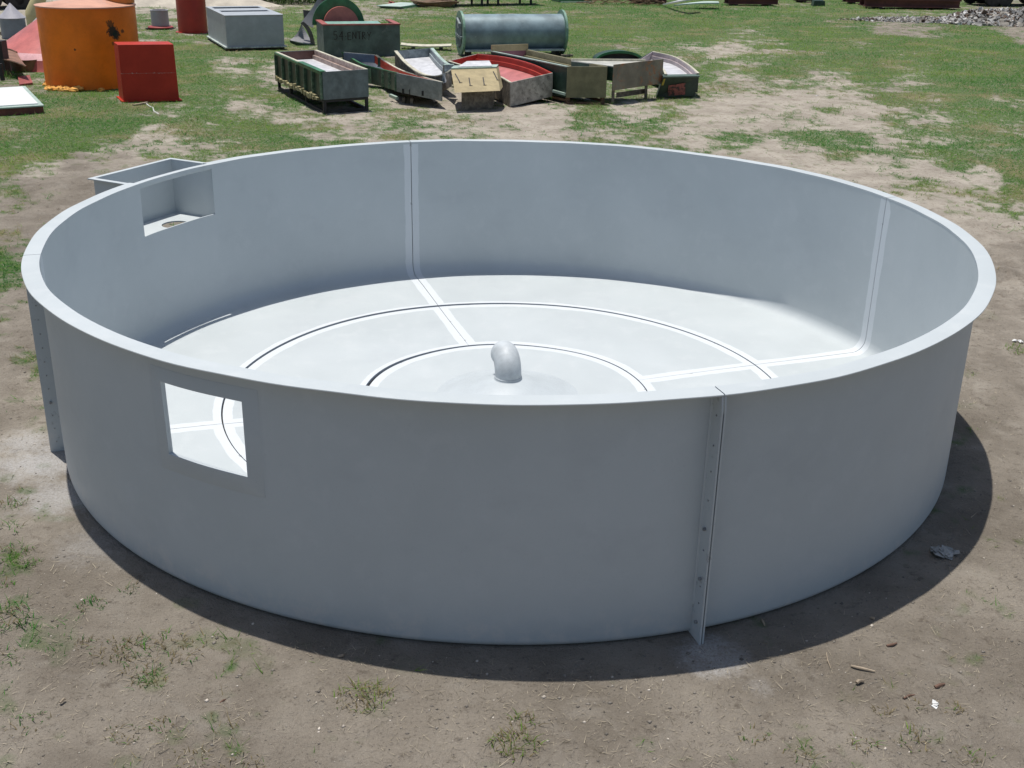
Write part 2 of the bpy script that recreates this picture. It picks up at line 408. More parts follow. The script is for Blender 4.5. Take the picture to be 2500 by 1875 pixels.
# box floor with a round hole
n = 48; hc = (-.13, 3.555); hr = .125; fl = MB(); loop = []
corners = [(-hw, wl(hw)), (-hw*.5, wl(hw*.5)), (0, wl(0)), (hw*.5, wl(hw*.5)), (hw, wl(hw)), (hw, r_out), (-hw, r_out)]
def edge_pt(a):
    dx, dy = math.cos(a), math.sin(a); best = 9
    for i in range(len(corners)):
        (x0, y0), (x1, y1) = corners[i], corners[(i+1) % len(corners)]
        ex_, ey_ = x1-x0, y1-y0; den = dx*ey_-dy*ex_
        if abs(den) < 1e-9: continue
        t = ((x0-hc[0])*ey_-(y0-hc[1])*ex_)/den; s = ((x0-hc[0])*dy-(y0-hc[1])*dx)/den
        if t > 0 and -1e-6 <= s <= 1+1e-6: best = min(best, t)
    return hc[0]+dx*best, hc[1]+dy*best
angs = sorted(set([2*math.pi*i/n for i in range(n)]+[math.atan2(y-hc[1], x-hc[0]) % (2*math.pi) for x, y in corners]))
vs = []
for a in angs:
    o_ = edge_pt(a)
    for z in (zb+.012, zb): vs += [boxp(hc[0]+hr*math.cos(a), hc[1]+hr*math.sin(a), z), boxp(o_[0], o_[1], z)]
m = len(angs); fs = []
for i in range(m):
    j = (i+1) % m; fs += [(4*i, 4*i+1, 4*j+1, 4*j), (4*i+2, 4*j+2, 4*j+3, 4*i+3), (4*i, 4*j, 4*j+2, 4*i+2), (4*i+1, 4*i+3, 4*j+3, 4*j+1)]
fl.add(vs, fs).build('box_floor', TP, ob)
lip = MB(); L = .035
for sg in (-1, 1):
    p = [(sg*(hw-.001), wl(hw)+.10), (sg*(hw-.001), r_out-.001), (sg*(hw+th+L), r_out+th+L), (sg*(hw+th+L), wl(hw)+.08)]
    q = [boxp(u, r, zt-.011) for u, r in p]; lip.hexa(q, [x+V3(0, 0, .010) for x in q])
p = [(-hw+.001, r_out-.001), (hw-.001, r_out-.001), (hw+th+L, r_out+th+L), (-hw-th-L, r_out+th+L)]
q = [boxp(u, r, zt-.011) for u, r in p]; lip.hexa(q, [x+V3(0, 0, .010) for x in q])
lip.build('box_lip', TP, ob)

# hand laid laminate is never perfectly true: a few millimetres of waviness in wall and rim
def warp_tank(o):
    if o.type == 'MESH':
        k = len(o.data.vertices); c = np.empty(k*3); o.data.vertices.foreach_get('co', c); c = c.reshape(-1, 3)
        r = np.hypot(c[:, 0], c[:, 1]); a = np.arctan2(c[:, 1], c[:, 0]); z = c[:, 2]; w = np.clip((r-2.6)/.6, 0, 1)*np.clip(z/.6, 0, 1)
        dr = w*(.005*np.sin(5*a+1.1)+.003*np.sin(13*a+2.5*z)+.0016*np.sin(29*a-4*z)); dz = w*(.005*np.sin(3*a+.6)+.0022*np.sin(10*a+1.9)+.0009*np.sin(37*a))
        f = 1+dr/np.maximum(r, .1); c[:, 0] *= f; c[:, 1] *= f; c[:, 2] += dz
        fl = np.clip((3.2-r)/.3, 0, 1)*np.clip((r-.9)/.2, 0, 1)*(z > .02); c[:, 2] += fl*.0025*np.sin(6*a+r*3)
        o.data.vertices.foreach_set('co', c.ravel()); o.data.update()
    for ch in o.children: warp_tank(ch)
warp_tank(tank)
# ================================================================== GROUND
GD = [ # (x, y, grass density, paleness of the soil) read off the photo
(0,20,.2,.7),(150,30,.2,.8),(400,20,.3,.7),(560,15,.35,.6),(640,15,.45,.5),(800,20,.45,.5),(950,20,.6,.4),(1200,25,.7,.3),(1500,20,.75,.3),(1800,20,.75,.3),(2000,25,.55,.4),(2212,20,.4,.4),
(340,60,.55,.5),(420,75,.5,.5),(620,60,.75,.4),(900,60,.75,.4),(1250,60,.8,.3),(1500,55,.92,.2),(1750,50,.9,.3),(1780,35,.55,.4),(1950,65,.25,.3),(2212,75,.25,.3),
(400,110,.85,.4),(560,125,.7,.5),(900,100,.6,.4),(1250,100,.75,.3),(1500,80,.9,.3),(1500,97,.45,.7),(1600,100,.5,.7),(1750,85,.9,.3),(1950,95,.93,.2),(2150,95,.95,.2),(2212,130,.95,.2),
(1480,130,.6,.6),(1560,112,.35,.8),(1650,112,.55,.6),(1800,120,.75,.5),(1950,120,.65,.5),(2080,125,.75,.4),
(0,200,.5,.4),(100,150,.6,.5),(420,150,.85,.4),(500,155,.45,.7),(590,155,.35,.7),(1520,160,.65,.5),(1700,155,.85,.4),(1900,160,.8,.3),(2060,165,.8,.5),(2212,170,.95,.3),
(430,190,.75,.5),(560,195,.7,.4),(1560,185,.4,.6),(1700,182,.35,.7),(1800,182,.4,.8),(1950,172,.35,.7),(1930,195,.7,.4),(2100,190,.85,.4),(2212,200,.85,.4),
(0,240,.6,.5),(150,235,.65,.4),(300,240,.6,.4),(450,220,.6,.5),(540,235,.35,.7),(620,250,.45,.7),(750,245,.35,.7),(900,240,.25,.7),(1050,242,.15,.95),(1200,250,.12,1),(1400,240,.3,.8),(1560,225,.15,1),(1700,220,.2,.7),(1850,235,.2,.9),(1980,220,.55,.6),(2150,235,.7,.6),(2212,225,.7,.6),
(0,275,.55,.6),(130,260,.8,.4),(250,275,.85,.3),(400,265,.6,.6),(560,285,.75,.5),(690,265,.5,.6),(800,258,.5,.7),(860,285,.55,.6),(1000,275,.3,.9),(1120,265,.2,1),(1280,262,.65,.6),(1420,268,.65,.6),(1540,268,.2,1),(1700,265,.22,1),(1850,268,.3,.9),(1980,272,.45,.7),(2120,275,.65,.7),(2212,280,.6,.7),
(40,300,.6,.5),(180,300,.9,.3),(330,300,.35,.8),(450,290,.55,.6),(600,300,.7,.5),(1500,290,.3,.9),(1600,300,.45,.8),(1720,297,.4,.9),(1850,305,.6,.7),(2000,300,.6,.8),(2150,320,.7,.7),(2212,310,.75,.6),
(0,320,.9,.3),(110,325,.85,.4),(220,325,.45,.6),(330,330,.4,.6),(480,325,.4,.6),(1650,325,.15,1),(1800,320,.5,.8),(1960,335,.55,.8),(2080,345,.7,.6),(2212,345,.85,.4),
(0,360,.8,.4),(90,370,.45,.6),(180,360,.1,.35),(260,350,.15,.5),(1750,355,.1,1),(1880,360,.12,1),(2000,370,.15,1),(2120,375,.3,.8),(2212,375,.85,.4),
(0,405,.6,.4),(90,400,.2,.25),(180,400,.05,.2),(1880,392,.05,1),(2000,392,.5,1),(2080,400,.2,1),(2120,415,.35,.9),(2212,410,.75,.5),
(0,450,.15,.4),(100,440,.02,.2),(150,440,.02,.3),(1980,440,.05,1),(2100,450,.15,.9),(2200,440,.3,.7),
(0,500,.25,.3),(60,480,.02,.1),(2100,500,.02,.6),(2212,490,.1,.7),(0,560,.55,.3),(50,540,.4,.2),(2180,560,.03,.4),(0,610,.35,.4),(40,620,.2,.3),(2200,640,.03,.5),
(0,690,.35,.4),(60,690,.3,.4),(2180,720,.06,.4),(2212,760,.2,.4),(30,730,.4,.3),(60,770,.5,.3),(2150,800,.06,.3),(2212,850,.03,.3),(0,800,.25,.4),(40,860,.15,.5),
(30,930,.1,.4),(2150,930,.03,.3),(2200,1000,.03,.3),(50,1000,.1,.5),(0,1090,.3,.2),(60,1150,.1,.4),(20,1200,.35,.3),(120,1200,.03,.3),(2200,1200,.02,.3),(20,1340,.3,.2),(120,1320,.04,.1),(300,1420,.28,.1),(420,1400,.15,.1),(200,1500,.05,.1),(60,1560,.14,.1),(500,1500,.03,.1),(800,1550,.04,.1),(1200,1600,.06,.1),(1600,1600,.05,.1),(1900,1620,.1,.1),(2100,1500,.03,.2),(2200,1620,.06,.1),(700,1650,.06,.1),(300,1640,.12,.1),(1500,1450,.02,.15),(1900,1400,.02,.2),(1100,1450,.02,.1)]
GD = np.array(GD, float); GD_P = np.stack([GD[:, 0]/2.6, np.sign(GD[:, 1])*GD[:, 1]**.85*2.0], -1)
def field(X, Y):
    """mean grass cover and soil paleness at world points"""
    P = np.stack([X, Y, np.zeros_like(X)], -1)-CAM_LOC; z = np.maximum(P@FW, .5)
    px = np.clip((1250+1250*FOC*(P@RT)/z)*.8848, -300, 2500); py = np.clip((937.5-1250*FOC*(P@UP)/z)*.8848, 2, 1700)
    q = np.stack([px/2.6, py**.85*2.0], -1); out = np.zeros((len(X), 2))
    for i in range(0, len(X), 20000):
        d2 = ((q[i:i+20000, None]-GD_P)**2).sum(-1)+30.0; w = d2**-2.2
        out[i:i+20000] = (w@GD[:, 2:])/w.sum(1, keepdims=True)
    return out
def cover(X, Y, m):
    n = .38*fbm(X*.9, Y*.9, 3, 3)+.34*fbm(X*3.4, Y*3.4, 8, 4, .65)+.16*vnoise(X*9, Y*9, 77)+.12*vnoise(X*19, Y*19, 78)
    thr = .532+(m-.5)*.56+.16*(fbm(X*2.1, Y*2.1, 90, 2)-.5)
    c = sstep(-.075, .085, thr-n)
    return np.maximum(c, sstep(.79, .87, vnoise(X*5.3+.4*Y, Y*5.3, 123))*np.clip(m*2.2, 0, .75)*(m > .035))
CHEW = [(*at(x, y)[:2], r) for x, y, r in ((95, 430, .55), (165, 400, .5), (110, 470, .5), (40, 520, .5), (2120, 540, .7), (2080, 480, .6), (2190, 600, .6), (2170, 470, .6))]
def bumps(X, Y):
    far = sstep(3.5, 4.4, np.hypot(X, Y))
    chew = 0
    for cx_, cy_, cr_ in CHEW:
        chew = chew+np.exp(-(((X-cx_)/cr_)**2+((Y-cy_)/cr_)**2))
    far = far*(1+2.2*np.clip(chew, 0, 1))
    return far*(.050*(fbm(X*.8, Y*.8, 21, 3)-.5)+.034*(fbm(X*4.2, Y*4.2, 5, 4, .6)-.5)+.014*(fbm(X*13, Y*13, 15, 3, .6)-.5))

def make_ground():
    fine = np.linspace(-33, 33, 560)
    ang = np.concatenate([np.linspace(-180, -36, 37)[:-1], np.linspace(-36, -33, 3)[:-1], fine, np.linspace(33, 36, 3)[1:], np.linspace(36, 180, 37)[1:-1]])
    rad = np.concatenate([np.geomspace(.25, 3.6, 14)[:-1], np.geomspace(3.6, 75, 620), np.geomspace(75, 4000, 26)[1:]])
    A, Q = np.meshgrid(np.radians(ang), rad); nA, nR = len(ang), len(rad)
    X = CAM_LOC[0]+Q*np.sin(A); Y = CAM_LOC[1]+Q*np.cos(A)
    x, y = X.ravel(), Y.ravel(); f = field(x, y); g = cover(x, y, f[:, 0])
    z = bumps(x, y)*np.clip(1-(Q.ravel()-60)/60, 0, 1)
    vs = np.stack([x, y, z], -1)
    idx = np.arange(nA*nR).reshape(nR, nA); a = idx[:-1]; b = idx[1:]
    an = np.roll(a, -1, 1); bn = np.roll(b, -1, 1)
    F = np.stack([a, an, bn, b], -1).reshape(-1, 4)[:, ::-1]
    me = bpy.data.meshes.new('ground'); nv = len(vs)+1; nf = len(F)
    vs = np.vstack([vs, [CAM_LOC[0], CAM_LOC[1], 0]])
    tri = np.stack([idx[0], np.roll(idx[0], -1), np.full(nA, nv-1)], -1)[:, ::-1]
    loops = np.concatenate([F.ravel(), tri.ravel()])
    starts = np.concatenate([np.arange(nf)*4, nf*4+np.arange(nA)*3])
    me.vertices.add(nv); me.vertices.foreach_set('co', vs.ravel()); me.loops.add(len(loops)); me.loops.foreach_set('vertex_index', loops)
    me.polygons.add(nf+nA); me.polygons.foreach_set('loop_start', starts); me.update(calc_edges=True); me.validate()
    me.polygons.foreach_set('use_smooth', np.ones(len(me.polygons), bool))
    for nm, vals in (('grass', np.append(g, 0)), ('pale', np.append(f[:, 1], 0))):
        at_ = me.attributes.new(nm, 'FLOAT', 'POINT'); at_.data.foreach_set('value', vals)
    # ---- soil material
    t = NT('soil'); o = t.obj()
    ga = t.attr('grass').outputs['Fac']; pa = t.attr('pale').outputs['Fac']
    n1 = t.noise(1.3, 6, .62); n2 = t.noise(9, 6, .68); n3 = t.noise(60, 4, .7); n4 = t.noise(3.1, 5, .6, dist=.6)
    dk = t.mix(t.ramp(n1, .32, .7), (.190, .163, .130), (.300, .263, .216))
    dk = t.mix(t.ramp(n4, .52, .70, 0, .75), dk, (.275, .245, .205))
    dk = t.mix(t.ramp(n2, .55, .72, 0, .7), dk, (.105, .085, .066))
    pl = t.mix(t.ramp(n1, .3, .7), (.32, .28, .23), (.47, .42, .35))
    pl = t.mix(t.ramp(n2, .52, .66, 0, .75), pl, (.22, .182, .142))
    s_ = t.mix(t.ramp(t.math('ADD', pa, t.math('MULTIPLY', t.math('SUBTRACT', n4, .5), .7)), .25, .75), dk, pl)
    s_ = t.mix(t.ramp(n3, .58, .7, 0, .45), s_, (.40, .36, .30)); s_ = t.mix(t.ramp(t.noise(24, 5, .7), .60, .68, 0, .6), s_, (.11, .092, .068)); s_ = t.mix(t.ramp(n3, .42, .3, 0, .55), s_, (.075, .06, .046))
    # spilt grinding dust where two seams of the tank meet the ground
    dm = None
    for p, r_, am in ((at(88, 1000), .42, .75), (at(130, 1075), .36, .6), (at(60, 955), .3, .6), (at(200, 1180), .3, .3), (at(1525, 1412), .24, .65), (at(1560, 1428), .2, .5), (at(1640, 1480), .10, .2)):
        d = t.math('ADD', t.distto(tuple(p)), t.math('MULTIPLY', t.math('SUBTRACT', t.noise(6.5, 6, .75), .5), r_*1.9))
        k = t.math('MULTIPLY', t.ramp(d, r_*.15, r_*1.05, am, 0.0), t.ramp(n3, .35, .6, .45, 1.0))
        dm = k if dm is None else t.math('MAXIMUM', dm, k)
    s_ = t.mix(dm, s_, (.56, .55, .54))
    gr = t.mix(t.ramp(n2, .35, .68), (.038, .108, .018), (.095, .155, .034))
    gr = t.mix(t.ramp(t.noise(.7, 5, .65), .48, .66, 0, .75), gr, (.22, .185, .085))
    c = t.mix(t.math('MULTIPLY', ga, t.ramp(t.noise(17, 5, .75), .32, .58, .35, .97)), s_, gr)
    t.l(c, t.b.inputs['Base Color']); t.b.inputs['Roughness'].default_value = .95; t.b.inputs['Specular IOR Level'].default_value = .15
    t.bump(t.math('ADD', t.math('MULTIPLY', n2, 1.0), t.math('MULTIPLY', n3, .45)), 1.0, .045)
    me.materials.append(t.m)
    gob = bpy.data.objects.new('ground', me); COL.objects.link(gob); tag(gob, kind='structure')
make_ground()

def blade_material(name):
    t = NT(name); a = t.attr('tint')
    t.l(a.outputs['Color'], t.b.inputs['Base Color']); t.b.inputs['Roughness'].default_value = .7; t.b.inputs['Specular IOR Level'].default_value = .2
    if 'grass' in name:         # leaves let light through
        tr = t.n('ShaderNodeBsdfTranslucent'); t.l(a.outputs['Color'], tr.inputs['Color']); mx = t.n('ShaderNodeMixShader'); mx.inputs[0].default_value = .5
        out = [n for n in t.t.nodes if n.type == 'OUTPUT_MATERIAL'][0]; t.l(t.b.outputs[0], mx.inputs[1]); t.l(tr.outputs[0], mx.inputs[2]); t.l(mx.outputs[0], out.inputs[0])
    return t.m
GRASS_MAT = blade_material('grass_blade'); STRAW_MAT = blade_material('straw')

def blades_mesh(name, X, Y, h, w, lean, col, Z=None, three=False):
    """one thin tapering leaf per point (a bent strip when three is set)"""
    n = len(X); az = RNG.uniform(0, 2*np.pi, n); fa = az+RNG.normal(1.57, .5, n)
    Z = bumps(X, Y)-.004 if Z is None else Z
    b = np.stack([X, Y, Z], -1); s = np.stack([np.cos(fa), np.sin(fa), 0*fa], -1)*(w/2)[:, None]
    ld = np.stack([np.cos(az), np.sin(az), 0*az], -1)*(h*lean)[:, None]; up = np.stack([0*h, 0*h, h], -1)
    if three:
        mid = b+ld*.3+up*.62; tip = b+ld+up*.92
        vs = np.stack([b-s, b+s, mid+s*.75, mid-s*.75, tip], 1).reshape(-1, 3); k = 5
        q = np.arange(n)[:, None]*5; loops = np.concatenate([q+[0, 1, 2, 3], q+[3, 2, 4]], 1).ravel()
        starts = (np.arange(n)[:, None]*7+[0, 4]).ravel()
    else:
        vs = np.stack([b-s, b+s, b+ld+up], 1).reshape(-1, 3); k = 3
        loops = np.arange(n*3); starts = np.arange(n)*3
    me = bpy.data.meshes.new(name); me.vertices.add(len(vs)); me.vertices.foreach_set('co', vs.ravel())
    me.loops.add(len(loops)); me.loops.foreach_set('vertex_index', loops); me.polygons.add(len(starts)); me.polygons.foreach_set('loop_start', starts)
    me.update(calc_edges=True)
    c4 = np.concatenate([np.repeat(col, k, 0), np.ones((n*k, 1))], 1)
    ca = me.color_attributes.new('tint', 'FLOAT_COLOR', 'POINT'); ca.data.foreach_set('color', c4.ravel())
    me.materials.append(GRASS_MAT); return me
def grass_cols(X, Y, n):
    k = np.clip((fbm(X*.55, Y*.55, 31, 4, .6)-.5)*3.2+.45+RNG.normal(0, .15, n), 0, 1)[:, None]
    g = np.array([.036, .185, .022])*(1-k)+np.array([.185, .285, .050])*k
    dry = (RNG.random(n) < np.clip(.05+1.9*(fbm(X*.8, Y*.8, 52, 3)-.48), .02, .6))[:, None]
    g = np.where(dry, np.array([.30, .25, .14]), g)
    return g*RNG.uniform(.6, 1.4, (n, 1))

def make_grass():
    N = 1500000
    th = RNG.uniform(R_(-29), R_(29), N); d = np.exp(RNG.uniform(np.log(4.2), np.log(62), N))
    X = CAM_LOC[0]+d*np.sin(th); Y = CAM_LOC[1]+d*np.cos(th)
    keep = (np.hypot(X, Y) > 3.62)
    X, Y, d = X[keep], Y[keep], d[keep]
    g = cover(X, Y, field(X, Y)[:, 0]); keep = RNG.random(len(X)) < g*.62*np.clip((d-3)/9, .25, 1)*.95
    X, Y, d = X[keep], Y[keep], d[keep]; n = len(X)
    h = RNG.gamma(5, .2, n)*(.024+.0004*d)*(.6+.8*fbm(X*.7, Y*.7, 44, 2)); w = RNG.uniform(.5, 1.3, n)*(.0035+.00038*d)
    me = blades_mesh('grass', X, Y, h, w, RNG.uniform(.7, 2.6, n), grass_cols(X, Y, n))
    o = bpy.data.objects.new('grass', me); COL.objects.link(o)
    tag(o, 'short patchy green grass growing across the dirt yard', 'grass', kind='stuff')
    # dry straw and leaf litter lying on the bare soil
    N = 30000
    th = RNG.uniform(R_(-30), R_(30), N); d = np.exp(RNG.uniform(np.log(3.8), np.log(26), N))
    X = CAM_LOC[0]+d*np.sin(th); Y = CAM_LOC[1]+d*np.cos(th); k = (np.hypot(X, Y) > 3.5) & (fbm(X*1.5, Y*1.5, 61, 3) > .42)
    X, Y, d = X[k], Y[k], d[k]; n = len(X)
    col = np.array([.36, .31, .23])*RNG.uniform(.45, 1.3, (n, 1)); h = RNG.gamma(2, .008, n)+.004
    lean = RNG.uniform(1.0, 1.6, n); me = blades_mesh('straw_litter', X, Y, h*.5, RNG.uniform(.002, .005, n)*(.7+d/22), lean*2.2, col, Z=bumps(X, Y)+.002)
    me.materials.clear(); me.materials.append(STRAW_MAT)
    o = bpy.data.objects.new('straw_litter', me); COL.objects.link(o)
    tag(o, 'dry straw and leaf bits scattered on the bare soil', 'litter', kind='stuff')
    # pebbles and clods
    mb_v, mb_f = [], []; N = 9000
    th = RNG.uniform(R_(-30), R_(30), N); d = np.exp(RNG.uniform(np.log(3.8), np.log(22), N))
    X = CAM_LOC[0]+d*np.sin(th); Y = CAM_LOC[1]+d*np.cos(th); k = (np.hypot(X, Y) > 3.5); X, Y = X[k], Y[k]; n = len(X)
    s = np.minimum(RNG.gamma(1.3, .0026, n)+.002, .014); Z = bumps(X, Y)
    octa = np.array([(1, 0, 0), (0, 1, 0), (-1, 0, 0), (0, -1, 0), (.2, .1, .75), (0, 0, -.6)], float)
    jit = RNG.uniform(.6, 1.4, (n, 6, 1))
    V = np.stack([X, Y, Z], -1)[:, None]+octa*jit*s[:, None, None]
    tri = np.array([(0, 1, 4), (1, 2, 4), (2, 3, 4), (3, 0, 4), (1, 0, 5), (2, 1, 5), (3, 2, 5), (0, 3, 5)])
    loops = (np.arange(n)[:, None, None]*6+tri).ravel()
    me = bpy.data.meshes.new('gravel'); me.vertices.add(n*6); me.vertices.foreach_set('co', V.ravel()); me.loops.add(len(loops)); me.loops.foreach_set('vertex_index', loops)
    me.polygons.add(n*8); me.polygons.foreach_set('loop_start', np.arange(n*8)*3); me.update(calc_edges=True)
    col = np.where(RNG.random((n, 1)) < .15, .52, .20)*np.array([1, .89, .76])*RNG.uniform(.6, 1.3, (n, 1))
    ca = me.color_attributes.new('tint', 'FLOAT_COLOR', 'POINT'); ca.data.foreach_set('color', np.concatenate([np.repeat(col, 6, 0), np.ones((n*6, 1))], 1).ravel())
    me.materials.append(STRAW_MAT); o = bpy.data.objects.new('gravel', me); COL.objects.link(o)
    tag(o, 'small pebbles and clods scattered over the bare soil', 'gravel', kind='stuff')
make_grass()

def tuft(px, py, rad, n, h, label, group=None, dry=.15, name='grass_tuft', cat='grass tuft', base_z=0.0):
    if name == 'grass_tuft': n = int(n*.62); h = h*.72; dry = min(.7, dry+.15)
    P = at(px, py, base_z); r = rad*np.sqrt(RNG.random(n)); a = RNG.uniform(0, 2*np.pi, n)
    X, Y = P[0]+r*np.cos(a)*1.2, P[1]+r*np.sin(a); col = grass_cols(X, Y, n)
    col = np.where((RNG.random(n) < dry)[:, None], np.array([.26, .21, .11])*RNG.uniform(.6, 1.2, (n, 1)), col)
    hh = h*RNG.uniform(.45, 1.15, n)*(1.1-.5*r/rad)
    me = blades_mesh(name, X, Y, hh, RNG.uniform(.003, .0075, n), RNG.uniform(.6, 2.4, n), col, three=True)
    v = np.empty(len(me.vertices)*3); me.vertices.foreach_get('co', v); v = v.reshape(-1, 3)-np.array([P[0], P[1], 0]); me.vertices.foreach_set('co', v.ravel()); me.update()
    o = bpy.data.objects.new(name, me); COL.objects.link(o); o.location = (P[0], P[1], 0)
    return tag(o, label, cat, group)
LT = 'low green grass tuft in the bare dirt left of the tank'; LG = 'grass tufts left of the tank'
for x, y, r_, n, h in [(22,1090,.10,90,.08),(18,1140,.09,60,.06),(22,1195,.12,120,.08),(64,1218,.06,60,.06),(15,1262,.05,40,.05),(10,1420,.10,90,.06),(12,1335,.13,170,.11),(198,1308,.08,90,.06),(282,1275,.06,40,.05),(60,1560,.10,60,.05)]:
    tuft(x, y, r_, n, h, LT, LG)
tuft(340, 1412, .20, 330, .07, 'broad sprawling grass patch at the front left below the tank shadow', dry=.3)
tuft(250, 1410, .13, 120, .05, 'thin yellowing grass patch beside the broad sprawling patch', dry=.5)
tuft(320, 1468, .09, 110, .06, 'small green grass tuft just below the broad sprawling patch')
tuft(785, 1508, .13, 240, .075, 'dense green grass tuft alone in front of the tank shadow')
tuft(1110, 1612, .11, 190, .085, 'spiky grass tuft at the bottom middle edge of the dirt', dry=.3)
tuft(1130, 1560, .07, 60, .07, 'sparse grass wisp above the spiky bottom middle tuft', dry=.3)
LT = 'sparse dry grass tuft in the brown dirt in front of the tank'; LG = 'sparse tufts in the front dirt'
for x, y, r_, n, h in [(260,1590,.09,70,.05),(345,1570,.06,50,.05),(520,1660,.1,60,.06),(1735,1640,.09,60,.06),(1860,1610,.07,50,.06),(1985,1600,.1,80,.06),(1905,1535,.05,35,.05),(2100,1640,.08,60,.05),(1630,1590,.07,50,.05),(2060,1535,.06,45,.05),(410,1640,.08,60,.05),(185,1390,.06,45,.05)]:
    tuft(x, y, r_, n, h, LT, LG, dry=.5)
tuft(2200, 755, .14, 150, .07, 'low green grass tuft in the dirt right of the tank')
tuft(1985, 1530-0, .05, 20, .05, 'tiny grass wisp in the dirt by the white scrap', dry=.6)
tuft(2000, 393, .30, 420, .05, 'flat round grass patch alone in the pale sand behind the tank')

# twigs, sticks and rubbish on the front dirt
WOOD = paint('bleached_wood', (.36, .29, .21), rough=.85, var=.25, scale=12); BARK = paint('red_bark', (.20, .115, .08), rough=.9, var=.3, scale=15)
def stick(px, py, qx, qy, rad, label, m=WOOD):
    a, b = at(px, py), at(qx, qy); mid = (a+b)/2+V3(random.uniform(-.01, .01), random.uniform(-.01, .01), .006)
    za = V3(0, 0, rad*.8)
    tag(MB().tube([a+za, mid+za, b+za], [rad*.9, rad, rad*.5], 7).build('stick', m, base=a), label, 'stick')
stick(1838, 1440, 1890, 1452, .007, 'straight pale stick lying in the right front dirt')
stick(1915, 1427-30, 1937, 1421-30, .008, 'short red bark stick in the right front dirt near the shadow', BARK)
stick(2079-60, 1487, 2100-60, 1480, .010, 'short red bark piece right of the pale stick', BARK)
stick(1952, 1510, 1982, 1502, .006, 'thin red bark stick beside the white scrap', BARK)
stick(1850, 1478, 1866, 1473, .011, 'stubby pale wood chip below the straight stick')
stick(1795, 1445, 1785, 1410, .003, 'thin dry stalk at the edge of the tank shadow')
stick(1645, 1340, 1652, 1353, .006, 'short twig inside the tank shadow by the seam foot')
stick(380, 1557, 402, 1544, .006, 'bent pale twig near the front left grass')
stick(130, 1520, 142, 1512, .007, 'pale chip of wood at the far left front dirt')
stick(475, 1560-40, 490, 1552-40, .006, 'dark short twig at the left front', BARK)
stick(730, 1420, 745, 1415, .008, 'pale wood chip at the rim of the tank shadow')
stick(1880, 1336, 1888, 1340, .008, 'pale chip near the shadow edge on the right')
MB_ = MB()
def scrap(name, px, py, s, m, label, cat, n=9, tall=.4):
    P = at(px, py); b = MB(); rng = random.Random(px)
    for i in range(n):
        c = P+V3(rng.uniform(-s, s), rng.uniform(-s*.6, s*.6), 0); a = rng.uniform(0, 6.3); u = V3(math.cos(a), math.sin(a), rng.uniform(-.3, .3))*s*rng.uniform(.3, .7)
        v = V3(-math.sin(a), math.cos(a), rng.uniform(-.2, .5))*s*rng.uniform(.2, .5); z = V3(0, 0, rng.uniform(.2, 1)*s*tall); th = V3(0, 0, .004)
        b.hexa([c-u-v+z*.2, c+u-v+z, c+u+v+z*.6, c-u+v+z*.9], [c-u-v+z*.2+th, c+u-v+z+th, c+u+v+z*.6+th, c-u+v+z*.9+th])
    return tag(b.build(name, m, base=P), label, cat)
PLA = paint('dull_plastic', (.36, .36, .34), rough=.6, var=.2, scale=10)
WHT = paint('white_scrap', (.72, .72, .70), rough=.5, var=.1, scale=10)
scrap('plastic_scrap', 2035, 1198, .065, PLA, 'crumpled grey plastic scrap lying in the tank shadow', 'rubbish', 16, .5)
scrap('paper_scrap', 2008, 1524, .03, WHT, 'small white paper scrap in the right front dirt', 'rubbish', 6, .3)
scrap('plastic_scrap', 2198, 738, .035, WHT, 'white plastic scrap on the dirt right of the tank', 'rubbish', 7, .4)
scrap('paper_scrap', 1835-70, 182+25, .03, WHT, 'tiny white scrap on the sandy yard beyond the moulds', 'rubbish', 5, .4)
# ================================================================== YARD OBJECTS
UZ = V3(0, 0, 1)
def nrm(v): v = np.asarray(v, float); return v/np.linalg.norm(v)
def gz(p, z=0.0): return V3(p[0], p[1], z)
ORANGE = None
GREY_SHEET = paint('pale_grey_paint', (.40, .425, .445), rough=.5, var=.08, scale=2.5, patch=(.47, .48, .49), patch_amt=.25)
RUST = paint('rusty_steel', (.10, .055, .035), col2=(.17, .09, .05), rough=.85, var=.3, scale=5, patch=(.05, .035, .03), patch_amt=.4)
DARK = paint('dark_steel', (.030, .028, .028), rough=.7, var=.3, scale=6, patch=(.08, .055, .04), patch_amt=.3)
TIMBER = paint('grey_timber', (.20, .17, .13), rough=.9, var=.3, scale=8, patch=(.11, .09, .07), patch_amt=.45)
CRUST = paint('yellow_crust', (.36, .32, .17), rough=.95, var=.3, scale=14, patch=(.18, .16, .09), patch_amt=.45, bump=.8)
PALEGREEN = paint('pale_green_gelcoat', (.40, .50, .43), rough=.45, var=.15, scale=4, patch=(.55, .60, .55), patch_amt=.35)
GREEN = paint('green_gelcoat', (.035, .16, .065), rough=.45, var=.2, scale=4, patch=(.06, .22, .11), patch_amt=.35)
DKGREEN = paint('dark_green_gelcoat', (.025, .055, .035), rough=.5, var=.25, scale=5, patch=(.05, .085, .055), patch_amt=.4)
CREAM = paint('cream_edge', (.55, .52, .40), rough=.6, var=.15, scale=8, patch=(.40, .36, .25), patch_amt=.35)
WHITEG = paint('white_gelcoat', (.62, .62, .63), rough=.4, var=.12, scale=5, patch=(.48, .48, .50), patch_amt=.4)
GALV = paint('galvanised_sheet', (.27, .31, .32), rough=.5, var=.25, scale=7, patch=(.42, .46, .46), patch_amt=.35)

